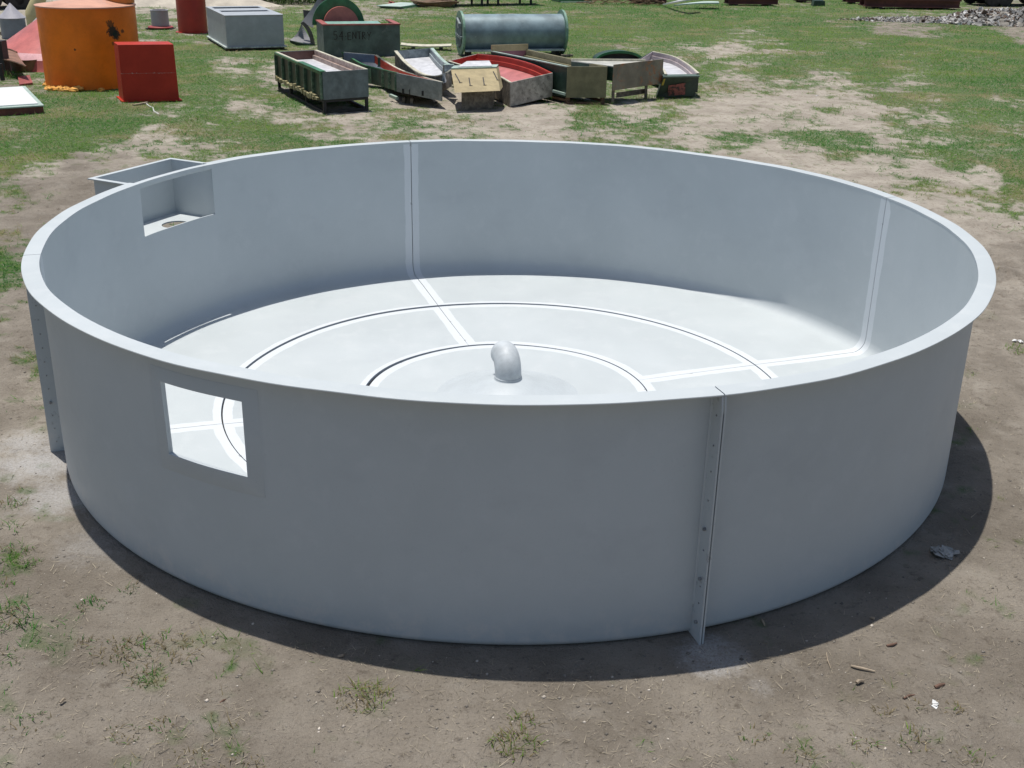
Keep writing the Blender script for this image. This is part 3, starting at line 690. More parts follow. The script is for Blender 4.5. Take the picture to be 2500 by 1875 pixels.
def resample(pts, n):
    pts = np.array(pts, float)
    if len(pts) == 2: return [pts[0]*(1-t)+pts[1]*t for t in np.linspace(0, 1, n)]
    P = np.vstack([2*pts[0]-pts[1], pts, 2*pts[-1]-pts[-2]]); out = []
    for t in np.linspace(0, len(pts)-1-1e-9, n):
        i = int(t); f = t-i; a, b, c, d = P[i:i+4]
        out.append(.5*((2*b)+(-a+c)*f+(2*a-5*b+4*c-d)*f*f+(-a+3*b-3*c+d)*f**3))
    return out
# ---- orange tank and what stands near it
a_ = at(*Z1(440, 640)); tl = at(*Z1(352, 42), 1.71); tr = at(*Z1(1153, 38), 1.71)
R_or = np.linalg.norm((tr-tl)[:2])/2*.97; near = at(*Z1(740, 695)); vdir = nrm(gz(near-gz(CAM_LOC)))
C_or = gz(near+vdir*R_or)
H_or = 1.70
pt = lambda px, py: None
def on_cyl(px, py, C, R):
    d = ray(px, py); o = CAM_LOC-C; A = d[0]**2+d[1]**2; B = o[0]*d[0]+o[1]*d[1]; c = o[0]**2+o[1]**2-R*R
    t = (-B-math.sqrt(max(0, B*B-A*c)))/A; return CAM_LOC+d*t-C
BK = (.012, .022, .016)
ORANGE = paint('orange_gelcoat', (.86, .195, .012), rough=.45, var=.1, scale=1.6, spec=.2, patch=(.78, .165, .010), patch_amt=.3,
    spots=[(on_cyl(*Z1(868, 240), C_or, R_or), .13, BK, .95), (on_cyl(*Z1(850, 185), C_or, R_or), .09, (.05, .035, .012), .8), (on_cyl(*Z1(895, 270), C_or, R_or), .10, BK, .95), (on_cyl(*Z1(945, 240), C_or, R_or), .045, BK, .8),
           (on_cyl(*Z1(880, 335), C_or, R_or), .05, (.06, .05, .02), .8), (on_cyl(*Z1(1120, 170), C_or, R_or), .17, (.16, .045, .02), .85), (on_cyl(*Z1(578, 383), C_or, R_or), .025, (.05, .02, .01), .9)])
ORTOP = paint('faded_orange_lid', (.62, .33, .22), rough=.5, var=.12, scale=2, patch=(.60, .40, .33), patch_amt=.4)
t_ = thing('orange_tank', 'large orange upright tank with a dark stain on its side', 'tank', C_or)
MB().lathe(C_or, [(R_or+.01, 0), (R_or, .05), (R_or, .9), (R_or, H_or-.03), (R_or-.01, H_or)], n=96).build('shell', ORANGE, t_)
MB().lathe(C_or, [(0, H_or+.14), (R_or*.5, H_or+.085), (R_or*.9, H_or+.012), (R_or+.022, H_or+.004), (R_or+.022, H_or-.02), (R_or-.005, H_or-.022)], n=96).build('lid', ORTOP, t_)
hc_ = C_or+vdir*R_or*.15+V3(.75, .1, 0)
MB().lathe(hc_, [(.30, H_or+.03), (.30, H_or+.22), (.33, H_or+.225), (.33, H_or+.245), (0, H_or+.25)], n=40).build('hatch', paint('bright_orange', (.62, .20, .03), rough=.45), t_)
# spilt orange resin lumps at its foot
FO = paint('orange_resin', (.72, .36, .07), rough=.8, var=.2, scale=14, bump=.8)
def lumps(name, pts, m, label, cat, smin=.09, smax=.17):
    b = MB(); rng = random.Random(3)
    for p in pts:
        for i in range(5):
            c = p+V3(rng.gauss(0, .05), rng.gauss(0, .05), rng.uniform(0, .04)); s = rng.uniform(smin, smax)*.6; vs = []
            for j in range(5):
                for q in range(8):
                    th = math.pi*(j+.5)/5; ph = 2*math.pi*q/8; rr = s*rng.uniform(.6, 1.25)
                    vs.append(c+V3(rr*math.sin(th)*math.cos(ph), rr*math.sin(th)*math.sin(ph), .7*rr*math.cos(th)))
            b.add(vs, [(j*8+q, j*8+(q+1) % 8, (j+1)*8+(q+1) % 8, (j+1)*8+q) for j in range(4) for q in range(8)]+[tuple(range(8)), tuple(range(39, 31, -1))], smooth=True)
    if len(pts) > 1: b.tube([p+UZ*.02 for p in sorted(pts, key=lambda p: p[0])], .05, 7)
    return tag(b.build(name, m, base=pts[0]), label, cat)
lumps('resin_spill', [at(*Z1(x, y)) for x, y in ((390, 655), (378, 640), (425, 605), (370, 662), (415, 690), (408, 625), (455, 700), (510, 704), (570, 706), (430, 672), (400, 700), (600, 700))], FO, 'crusted orange resin spill at the left foot of the orange tank', 'resin spill')
lumps('resin_spill', [at(*Z1(790, 700)), at(*Z1(770, 705))], FO, 'small orange resin spill lump between orange tank and red box', 'resin spill', .03, .07)

RED = paint('oxide_red', (.48, .042, .024), rough=.5, var=.08, scale=2, spec=.2, patch=(.38, .036, .024), patch_amt=.3)
fl_, fr_ = at(*Z1(945, 790)), at(*Z1(1398, 780)); u = nrm(fr_-fl_); W = np.linalg.norm(fr_-fl_); v = nrm(V3(-.44, .90, 0)); H = 1.13; D = .62
t_ = thing('red_box', 'upright red box with a base lip in front of the orange tank', 'box', fl_)
b = MB(); ins = .03; o = fl_+u*ins+v*ins
b.hexa([o, o+u*(W-2*ins), o+u*(W-2*ins)+v*D, o+v*D], [o+UZ*H+u*.012, o+u*(W-2*ins-.012)+UZ*H, o+u*(W-2*ins-.012)+v*(D-.02)+UZ*H, o+v*(D-.02)+u*.012+UZ*H]); b.build('body', RED, t_)
MB().box(fl_-u*.02-v*.02+UZ*.004, u*(W+.04), v*(D+.10), UZ*.022).build('base_lip', RED, t_)
CHIP = paint('chipped_primer', (.48, .30, .26), rough=.8, var=.2, scale=20)
rb = random.Random(5); b = MB()
for i in range(15):
    x = rb.uniform(.03, .92)*W; b.box(fl_+u*x+v*(ins-.004)+UZ*(.565+rb.uniform(-.006, .006)), u*rb.uniform(.006, .03), v*.006, UZ*rb.uniform(.006, .012))
b.box(fl_+u*(W*.03)+v*(ins-.0025)+UZ*.5665, u*(W*.92), v*.004, UZ*.003)
b.build('joint_scuffs', CHIP, t_)
# timber and rope by the red box
tag(MB().bar(at(*Z1(1030, 818))+UZ*.02, at(*Z1(1140, 802))+UZ*.03, .05, .025).build('timber_offcut', WOOD, base=at(*Z1(1030, 818))), 'pale timber offcut on the grass below the red box', 'timber')
tag(MB().tube([at(*Z1(x, y))+UZ*.012 for x, y in ((1125, 800), (1150, 822), (1180, 835), (1188, 862), (1225, 885))], .011, 7).build('rope', WHT, base=at(*Z1(1130, 800))), 'short white rope lying below the red box', 'rope')

# white board on the ground at the left edge
fr_ = at(*Z1(340, 872)); fl_ = at(*Z1(-160, 905)); bk = at(*Z1(200, 722)); u = fl_-fr_; v = bk-fr_; hb = .13
t_ = thing('white_lid', 'flat white lid with red brown sides lying at the left edge', 'lid', fr_)
MB().hexa([fr_, fr_+v, fr_+v+u, fr_+u], [fr_+UZ*hb, fr_+v+UZ*hb, fr_+v+u+UZ*hb, fr_+u+UZ*hb]).build('side', paint('red_brown', (.20, .06, .045), rough=.7, var=.2, scale=6), t_)
e = -.012; o = fr_+u*e+v*e+UZ*hb
MB().hexa([o, o+v*(1-2*e), o+(v+u)*(1-2*e), o+u*(1-2*e)], [p+UZ*.022 for p in (o, o+v*(1-2*e), o+(v+u)*(1-2*e), o+u*(1-2*e))]).build('rim', PALEGREEN, t_)
o = fr_+u*.06+v*.05+UZ*(hb+.0215)
MB().hexa([o, o+v*.9, o+v*.9+u*.9, o+u*.9], [p+UZ*.018 for p in (o, o+v*.9, o+v*.9+u*.9, o+u*.9)]).build('top', paint('white_top', (.78, .78, .76), rough=.4, var=.04), t_)
o = at(*Z1(150, 662)); p = at(*Z1(255, 655)); q = at(*Z1(232, 605))
tag(MB().hexa([o, p, q, q+(o-p)*.9], [o+UZ*.03, p+UZ*.05, q+UZ*.08, q+(o-p)*.9+UZ*.06]).build('red_tray', paint('faded_red', (.30, .07, .06), rough=.6, var=.2), base=o), 'small faded red tray on the grass behind the white lid', 'tray')

# big pink conical lid beside the orange tank
PINK = paint('faded_pink', (.52, .15, .13), rough=.45, var=.12, scale=3, patch=(.40, .11, .09), patch_amt=.25, spots=[])
cc = V3(-11.25, 21.3, 0); Rp = 2.05
t_ = thing('pink_hopper_lid', 'large faded pink cone shaped lid lying behind the orange tank', 'cone', cc)
MB().lathe(cc, [(Rp*.02, 1.55), (Rp*.3, 1.16), (Rp*.86, .40)], n=72).build('cone', PINK, t_)
MB().lathe(cc, [(Rp*.86, .40), (Rp*.92, .33), (Rp*.955, .26)], n=72).build('shoulder', paint('pink_highlight', (.66, .38, .38), rough=.3, var=.1, scale=5), t_)  # paler band paints in the highlight round the cone
MB().lathe(cc, [(Rp*.955, .26), (Rp*.985, .05), (Rp, .0)], n=72).build('skirt', PINK, t_)

# rusty brown chute on a post, a half sunk tub in front
BR = paint('brown_sheet', (.24, .12, .075), rough=.7, var=.2, scale=5, patch=(.15, .08, .055), patch_amt=.35)
base = at(*Z1(22, 620)); z0 = above(*Z1(22, 620), 490*.28)[2]
t_ = thing('brown_chute', 'rusty brown curved chute on a dark post at the left edge', 'chute', base)
Lp = resample([at(*Z1(-70, 440), z0), at(*Z1(0, 457), z0), at(*Z1(110, 482), z0), at(*Z1(206, 517), z0-.03)], 9)
Rp_ = resample([at(*Z1(-50, 372), z0+.06), at(*Z1(23, 380), z0+.07), at(*Z1(80, 390), z0+.06), at(*Z1(130, 410), z0+.02)], 9)
b = MB(); vs = []
for P, Q in zip(Lp, Rp_):
    for tt in (0, .33, .66, 1): vs.append(P*(1-tt)+Q*tt-UZ*.03*math.sin(math.pi*tt))
vs2 = [p+UZ*.012 for p in vs]; n = 9; f1 = [(i*4+j, (i+1)*4+j, (i+1)*4+j+1, i*4+j+1) for i in range(n-1) for j in range(3)]
b.add(vs+vs2, f1+[tuple(x+36 for x in f[::-1]) for f in f1]); b.build('sheet', BR, t_)
b = MB(); b.tube([p+UZ*.012 for p in Lp], .02, 8); b.build('front_edge', RUST, t_)
b = MB(); b.tube([p+UZ*.02 for p in Rp_], .022, 8); b.build('back_edge', RUST, t_)
MB().bar(base, base+UZ*z0, .075).build('post', DARK, t_)
MB().box(base+V3(-.80, .62, 0), V3(.62, 0, 0), V3(0, .3, 0), UZ*(z0+.42)).build('housing', DARK, t_)
tc_ = at(*Z1(165, 560)); rt_ = np.linalg.norm(at(*Z1(290, 560))-tc_)
t_ = thing('brown_tub', 'low brown tub half hidden in weeds under the chute', 'tub', tc_+V3(0, rt_*.7, 0))
cc_ = gz(tc_+V3(0, rt_*.9, 0)); MB().lathe(cc_, [(rt_*.88, .01), (rt_, .26), (rt_*1.03, .27), (rt_*1.03, .285), (rt_*.97, .285), (rt_*.85, .05), (0, .05)], n=40).build('tub_wall', paint('tub_brown', (.17, .11, .07), rough=.8, var=.25, scale=6, patch=(.28, .22, .13), patch_amt=.3), t_)

# grey cone roofed silos
def silo(pxl, pxr, pyb, pyw, pya, label, wall, cone, name='cone_silo'):
    l, r = at(*Z1(pxl, pyb)), at(*Z1(pxr, pyb)); R = np.linalg.norm((r-l)[:2])/2*.96; vd = nrm(gz((l+r)/2-CAM_LOC)); C = gz((l+r)/2)
    hw_ = above(*pix(C-vd*R), pyw*.28)[2]
    lo, hi = hw_, 4
    for _ in range(30):
        m = (lo+hi)/2
        if pix(C+UZ*m)[1] > pya*.28: lo = m
        else: hi = m
    t = thing(name, label, 'silo', C)
    MB().lathe(C, [(R, 0), (R, hw_)], n=48).build('wall', wall, t)
    MB().lathe(C, [(.01, lo), (R*.5, (lo+hw_)/2), (R+.03, hw_-.005), (R+.03, hw_-.02), (R-.005, hw_-.025)], n=48).build('cone_roof', cone, t)
    return t
SILO = paint('silo_grey', (.20, .23, .26), rough=.5, var=.1, scale=3); SILOT = paint('silo_roof', (.38, .37, .40), rough=.6, var=.08, scale=4, bump=.3)
silo(14, 216, 292, 142, 22, 'grey silo with a pointed cone roof at the far left', SILO, SILOT)
silo(274, 470, 285, 172, 70, 'darker grey cone silo half hidden behind the orange tank', paint('silo_dark', (.07, .065, .07), rough=.5, var=.15), paint('silo_lid', (.36, .40, .38), rough=.5, var=.12))
YEL = paint('cream_yellow', (.60, .52, .27), rough=.5, var=.08, scale=2)
l, r = at(*Z1(215, 238)), at(*Z1(352, 238)); R = np.linalg.norm((r-l)[:2])/2; C = gz((l+r)/2); hcut = above(*pix(C), 115*.28)[2]
t_ = thing('yellow_hopper', 'cream yellow hopper with a tall tapering neck behind the silos', 'hopper', C)
MB().lathe(C, [(R*.97, 0), (R, hcut)], n=48).build('wall', YEL, t_)
MB().tube([C+UZ*(hcut-.005), C+UZ*(hcut+.02), C+V3(.20, .05, hcut+.5), C+V3(.42, .1, hcut+1.1), C+V3(.55, .1, hcut+1.5)], [R+.012, R+.012, R*.78, R*.55, R*.5], 40).build('neck', YEL, t_)

# small grey round tank on a red base, red column
def up_tank(pxl, pxr, pyb, pyt, label, m, name, flange=None):
    l, r = at(*Z1(pxl, pyb)), at(*Z1(pxr, pyb)); R = np.linalg.norm((r-l)[:2])/2*.97; C = gz((l+r)/2)+nrm(gz((l+r)/2-CAM_LOC))*R*.3
    return C, R
C, R = up_tank(1170, 1312, 225, 62, '', None, '')
h = above(*pix(C), 78*.28)[2]
t_ = thing('round_grey_tank', 'small round grey tank on a red base behind the orange tank', 'tank', C)
MB().lathe(C, [(R, .10), (R*.985, h-.02), (R+.012, h-.01), (R+.012, h+.01), (R-.05, h+.01), (R-.05, .3), (0, .3)], n=48).build('shell', paint('lilac_grey', (.36, .345, .37), rough=.5, var=.06), t_)
MB().lathe(C, [(0, .04), (R+.12, .04), (R+.13, .07), (R+.06, .105), (0, .105)], n=48).build('base_ring', paint('base_red', (.32, .05, .045), rough=.5), t_)
MB().box(C-V3(R+.15, .25, 0), V3(2*R+.3, 0, 0), V3(0, .5, 0), UZ*.036).build('skid', DARK, t_)
RED2 = paint('signal_red', (.40, .028, .018), rough=.4, var=.1, scale=2)
l, r = at(*Z1(1352, 255)), at(*Z1(1598, 255)); R = np.linalg.norm((r-l)[:2])/2*.93; C = gz((l+r)/2)+V3(0, .25, 0)
t_ = thing('red_column', 'tall red cylinder standing on a flange beside the grey box', 'tank', C)
MB().lathe(C, [(R, .02), (R, 2.2), (R*.7, 2.35), (0, 2.4)], n=56).build('shell', RED2, t_)
MB().lathe(C, [(R+.09, .0), (R+.09, .025), (R+.001, .03)], n=56).build('base_flange', RED2, t_)
MB().lathe(C, [(R+.02, 1.42), (R+.022, 1.47), (R+.001, 1.475)], n=56).build('band', RED2, t_)

# grey compartment tank
A0, B0, C0 = at(*Z1(1755, 392)), at(*Z1(2197, 380)), at(*Z1(1528, 305)); u = B0-A0; v = C0-A0; W = np.linalg.norm(u); u = u/W; L = np.linalg.norm(v); v = v/L
v = nrm(V3(-u[1], u[0], 0)*.93+v*.07); h0, h1 = .10, .93
t_ = thing('compartment_tank', 'long pale grey open box tank with a base flange on the grass', 'tank', A0)
th = .03
def P_(x, y, z): return A0+u*x+v*y+UZ*z
b = MB()
for (x0, x1, y0, y1) in ((0, W, 0, th), (0, W, L-th, L), (0, th, th, L-th), (W-th, W, th, L-th)):
    b.hexa([P_(x0, y0, h0), P_(x1, y0, h0), P_(x1, y1, h0), P_(x0, y1, h0)], [P_(x0, y0, h1), P_(x1, y0, h1), P_(x1, y1, h1), P_(x0, y1, h1)])
b.build('wall', GREY_SHEET, t_)
MB().box(P_(th, th, h0), u*(W-2*th), v*(L-2*th), UZ*.03).build('floor', GREY_SHEET, t_)
for y0, y1 in ((-.015, .36*L), (.50*L, .74*L), (.92*L, L+.015)):
    MB().box(P_(-.015, y0, h1+.0005), u*(W+.03), v*(y1-y0), UZ*.022).build('top_deck', GREY_SHEET, t_)
for x0 in (-.015, W-.12):
    for y0, y1 in ((.36*L, .50*L), (.74*L, .92*L)): MB().box(P_(x0, y0+.001, h1+.0005), u*.135, v*(y1-y0-.002), UZ*.022).build('top_deck', GREY_SHEET, t_)
MB().box(P_(-.06, -.06, h0-.035), u*(W+.12), v*(L+.12), UZ*.034).build('base_flange', paint('flange_pale', (.50, .56, .52), rough=.6, var=.3, scale=9, patch=(.2, .25, .2), patch_amt=.4), t_)
for f in (.05, .35, .65, .92): MB().box(P_(-.03, f*L, 0), u*(W+.06), v*.12, UZ*.064).build('bearer', TIMBER, t_)

# ---- "54 ENTRY" mould
A0, B0, C0 = at(*Z2(1240, 440)), at(*Z2(1825, 430)), at(*Z2(1150, 375)); u = nrm(B0-A0); W = np.linalg.norm(B0-A0); v = V3(-u[1], u[0], 0); L = 1.45; Hh_ = above(*Z2(1240, 440), 198*.28)[2]
ENT = paint('entry_green_grey', (.095, .130, .115), rough=.5, var=.25, scale=3, patch=(.13, .155, .14), patch_amt=.4)
ENTS = paint('entry_pale_side', (.16, .19, .175), rough=.6, var=.25, scale=6, patch=(.34, .37, .35), patch_amt=.32)
RIMR = paint('faded_red_rim', (.36, .10, .085), rough=.6, var=.2, scale=6, patch=(.22, .08, .06), patch_amt=.35)
t_ = thing('entry_mould', 'tall dark green box mould with 54 entry handwritten on its front', 'mould', A0)
th = .05
MB().box(A0, u*W, v*th, UZ*Hh_).build('front_panel', ENT, t_)
MB().box(A0+v*(th+.001), u*th, v*(L-th), UZ*Hh_).build('left_panel', ENTS, t_)
MB().box(A0+u*(W-th)+v*(th+.001), u*th, v*(L-th), UZ*Hh_).build('right_panel', ENT, t_)
rim = MB(); rw = .14
p = [A0-u*.02-v*.02, A0+u*(W+.02)-v*.02, A0+u*(W-rw)+v*rw*.55, A0+u*rw+v*rw*.55]; q = [x+UZ*(Hh_+.001) for x in p]; rim.hexa(q, [x+UZ*.035 for x in q])
for (x0, x1) in ((-.02, rw), (W-rw, W+.02)):
    p = [A0+u*x0+v*((-.02) if (x0 < 0 and True) else rw*.55), A0+u*x1+v*(rw*.55 if x0 < 0 else -.02), A0+u*x1+v*L, A0+u*x0+v*L]
    q = [x+UZ*(Hh_+.001) for x in p]; rim.hexa(q, [x+UZ*.035 for x in q])
rim.build('rim', RIMR, t_)
MB().hexa([A0+u*.16+v*.12+UZ*(Hh_-.20), A0+u*(W-.2)+v*.12+UZ*(Hh_-.20), A0+u*(W-.42)+v*1.1+UZ*(Hh_-.02), A0+u*.16+v*1.1+UZ*(Hh_-.02)],
          [A0+u*.16+v*.12+UZ*(Hh_-.17), A0+u*(W-.2)+v*.12+UZ*(Hh_-.17), A0+u*(W-.42)+v*1.1+UZ*(Hh_+.012), A0+u*.16+v*1.1+UZ*(Hh_+.012)]).build('inner_slope', paint('turquoise_gelcoat', (.24, .42, .35), rough=.4, var=.12, scale=3), t_)
def half_disc(c, r0, r1, th, m, name, par, u=u, v=v, a0=0, a1=180, n=40):
    vs = []
    for i in range(n+1):
        a = R_(a0+(a1-a0)*i/n); d = u*math.cos(a)+UZ*math.sin(a)
        for r in (r0, r1):
            for s in (0, th): vs.append(c+d*r+v*s)
    b = MB(); fs = []
    for i in range(n):
        o = 4*i; fs += [(o, o+2, o+6, o+4), (o+1, o+5, o+7, o+3), (o+2, o+3, o+7, o+6), (o, o+4, o+5, o+1)]
    fs += [(0, 1, 3, 2), (4*n, 4*n+2, 4*n+3, 4*n+1)]; return b.add(vs, fs).build(name, m, par)
cD = A0+u*(W*.30)+v*1.32+UZ*(Hh_-.11)
half_disc(cD+v*.16, .05, .74, .05, GREEN, 'green_flange', t_)
half_disc(cD+v*.02+u*.06, .02, .50, .10, paint('salmon_red', (.50, .16, .13), rough=.45, var=.1, scale=5), 'red_half_disc', t_)
# handwriting
INK = paint('dark_marker', (.016, .006, .006), rough=.6)
strokes = {'.': [[(.02, 0), (.05, .02)]], '5': [[(.5, 1), (.08, 1), (.05, .55), (.4, .6), (.5, .3), (.35, .02), (0, .05)]], '4': [[(.38, -.12), (.42, 1), (0, .35), (.58, .40)]], '-': [[(0, .42), (.18, .42)]],
           'E': [[(.5, .98), (.03, .95), (.02, .0), (.52, .02)], [(.02, .5), (.42, .52)]], 'N': [[(0, 0), (.04, .98), (.5, .04), (.52, 1)]], 'T': [[(-.05, .97), (.55, 1)], [(.25, .98), (.27, .0)]],
           'R': [[(.0, 0), (.03, .98), (.38, .9), (.36, .6), (.05, .5), (.45, 0)]], 'Y': [[(0, .98), (.28, .5)], [(.58, 1), (.28, .5), (.20, -.08)]]}
b = MB(); x = .22; hl = .215
for i, ch in enumerate('.54-ENTRY'):
    hh = hl if i < 4 else hl*.92; zb_ = Hh_-.36-.004*i+(.02 if i > 4 else 0)
    for st in strokes[ch]:
        for (x0, y0), (x1, y1) in zip(st[:-1], st[1:]):
            b.bar(A0+u*(x+x0*hh*.9)-v*.004+UZ*(zb_+y0*hh), A0+u*(x+x1*hh*.9)-v*.004+UZ*(zb_+y1*hh), .021, .004 if False else .016)
    x += {'.': .05, '-': .075}.get(ch, .155 if i < 4 else .135)
# flatten the strokes onto the panel
b.v = [tuple(np.asarray(p)-v*(np.dot(np.asarray(p)-A0, v)+.0015 + (.0018 if np.dot(np.asarray(p)-A0, v) < -.004 else 0))) for p in b.v]
b.build('handwriting', INK, t_)

# ---- grey flanged elbow segments leaning behind the crate
GC = paint('duct_grey', (.30, .295, .30), rough=.5, var=.12, scale=3, patch=(.22, .22, .23), patch_amt=.3); GCD = paint('duct_edge', (.14, .125, .12), rough=.6, var=.2, scale=6)
base = at(*Z2(1080, 350)); t_ = thing('duct_mould', 'grey curved duct mould with dark flanges leaning behind the tall crate', 'mould', base)
def arc_strip(pts_l, pts_r, th, m, name):
    k = len(pts_l); vs = [p for pr in zip(pts_l, pts_r) for p in pr]; off = nrm(np.cross(pts_l[-1]-pts_l[0], pts_r[0]-pts_l[0]))*th
    vs2 = [p+off for p in vs]; f1 = [(2*i, 2*i+1, 2*i+3, 2*i+2) for i in range(k-1)]; n = 2*k
    b = MB().add(vs+vs2, f1+[tuple(x+n for x in f[::-1]) for f in f1]+[(2*i, 2*i+2, 2*i+2+n, 2*i+n) for i in range(k-1)]+[(2*i+1, 2*i+1+n, 2*i+3+n, 2*i+3) for i in range(k-1)]+[(0, n, n+1, 1), (2*k-2, 2*k-1, n+2*k-1, n+2*k-2)], 0, True)
    return b.build(name, m, t_)
vd = nrm(gz(base-CAM_LOC)); sx = nrm(V3(vd[1], -vd[0], 0))
def bz(p0, p1, p2, n=12): return [np.asarray(p0)*(1-t)**2+np.asarray(p1)*2*t*(1-t)+np.asarray(p2)*t*t for t in np.linspace(0, 1, n)]
def px_at(zx, zy, depth):   # point straight above a ground position 'depth' behind the base
    P0 = base+vd*depth; d = ray(*Z2(zx, zy)); n_ = vd; t = np.dot(P0-CAM_LOC, n_)/np.dot(d, n_); return CAM_LOC+d*t
# flared bell at the bottom left
arc_strip(bz(px_at(1060, 185, .1), px_at(1035, 270, .1), px_at(970, 310, -.1)), bz(px_at(1060, 185, .7), px_at(1120, 290, .3), px_at(1145, 345, -.1)), .03, GC, 'bell')
arc_strip(bz(px_at(968, 308, -.1), px_at(1060, 345, -.25), px_at(1160, 340, -.1)), bz(px_at(975, 330, -.1), px_at(1060, 372, -.25), px_at(1160, 366, -.1)), .05, DKGREEN, 'bell_flange')
# upright curved flange and the tall leaning sheet
arc_strip(bz(px_at(1052, 178, 0), px_at(1130, 230, 0), px_at(1140, 400, 0), 16), bz(px_at(1075, 165, 0), px_at(1165, 220, 0), px_at(1170, 400, 0), 16), .05, GCD, 'upright_flange')
arc_strip(bz(px_at(1062, 168, .08), px_at(1150, 60, .3), px_at(1200, -30, .4)), bz(px_at(1150, 215, .08), px_at(1170, 130, .3), px_at(1262, 10, .4)), .03, GC, 'leaning_sheet')
arc_strip([px_at(1196, -30, .35), px_at(1225, 10, .35), px_at(1262, 55, .35)], [px_at(1222, -30, .35), px_at(1252, 5, .35), px_at(1290, 42, .35)], .04, GCD, 'top_flange')
arc_strip([px_at(1072, 75, .9), px_at(1080, 140, .9)], [px_at(1150, 85, .9), px_at(1130, 120, .9)], .04, GCD, 'stub_flange')
for o_ in t_.children: pass

# ---- galvanised drum mould lying on its side
l, r = at(*Z4(250, 440)), at(*Z4(1030, 430)); Hd = above(*Z4(1030, 430), 85*.28)[2]; Rf = Hd/2*.97; ax = nrm(gz(r-l)); bk = V3(-ax[1], ax[0], 0)
cl_, cr_ = l+bk*Rf*.55+UZ*(Rf+.03), r+bk*Rf*.55+UZ*(Rf+.03); Ld = np.linalg.norm(cr_-cl_)
t_ = thing('drum_mould', 'galvanised grey drum mould with round end flanges lying on the grass', 'mould', gz(cl_))
DRUM = paint('drum_zinc', (.22, .29, .31), rough=.45, var=.2, scale=2.2, patch=(.33, .40, .40), patch_amt=.35, metal=.15, bump=.3)
MB().lathe(cl_, [(Rf*.84, .0), (Rf*.84, Ld)], n=64, axis=ax).build('barrel', DRUM, t_)
EDG = paint('drum_edge_green', (.17, .30, .22), rough=.5, var=.25, scale=6, patch=(.30, .40, .34), patch_amt=.4)
ENDM = paint('drum_end_grey', (.15, .17, .155), rough=.7, var=.25, scale=6, patch=(.28, .30, .27), patch_amt=.4)
MB().lathe(cl_, [(Rf*.70, -.02), (Rf, -.02), (Rf, .04), (Rf*.84, .04)], n=64, axis=ax).build('left_flange', EDG, t_)
MB().lathe(cl_, [(0, -.005), (Rf*.71, -.005), (Rf*.71, .0), (0, .0)], n=64, axis=ax, closed=True).build('end_plate', ENDM, t_)
MB().lathe(cr_, [(Rf*.84, -.02), (Rf*.90, -.018), (Rf*1.03, -.02), (Rf*1.03, .04), (0, .04)], n=64, axis=ax).build('right_flange', EDG, t_)
lay = nrm(np.cross(ax, UZ))
for a0_, a1_ in (((-.35, -.55), (-.35, .62)), ((.05, -.62), (.05, .2)), ((.35, -.5), (.35, .45)), ((-.6, -.1), (.6, -.18)), ((-.35, .62), (.2, .40)), ((.05, .2), (-.2, .5))):
    MB().bar(cl_-ax*.035+lay*a0_[0]*Rf+UZ*a0_[1]*Rf, cl_-ax*.035+lay*a1_[0]*Rf+UZ*a1_[1]*Rf, .06, .06).build('end_rib', GALV, t_)
fz = Rf*.16
MB().box(cl_-bk*Rf*.92+ax*.05-UZ*(Rf*.78), ax*(Ld-.10), bk*.34, UZ*.05).build('side_flange', paint('flange_zinc', (.40, .45, .44), rough=.5, var=.2, scale=8), t_)
for f in (.06, .93): MB().box(gz(cl_)+ax*(Ld*f)-bk*Rf*.4, ax*.10, bk*Rf*.8, UZ*(Rf*.26)).build('cradle', DARK, t_)

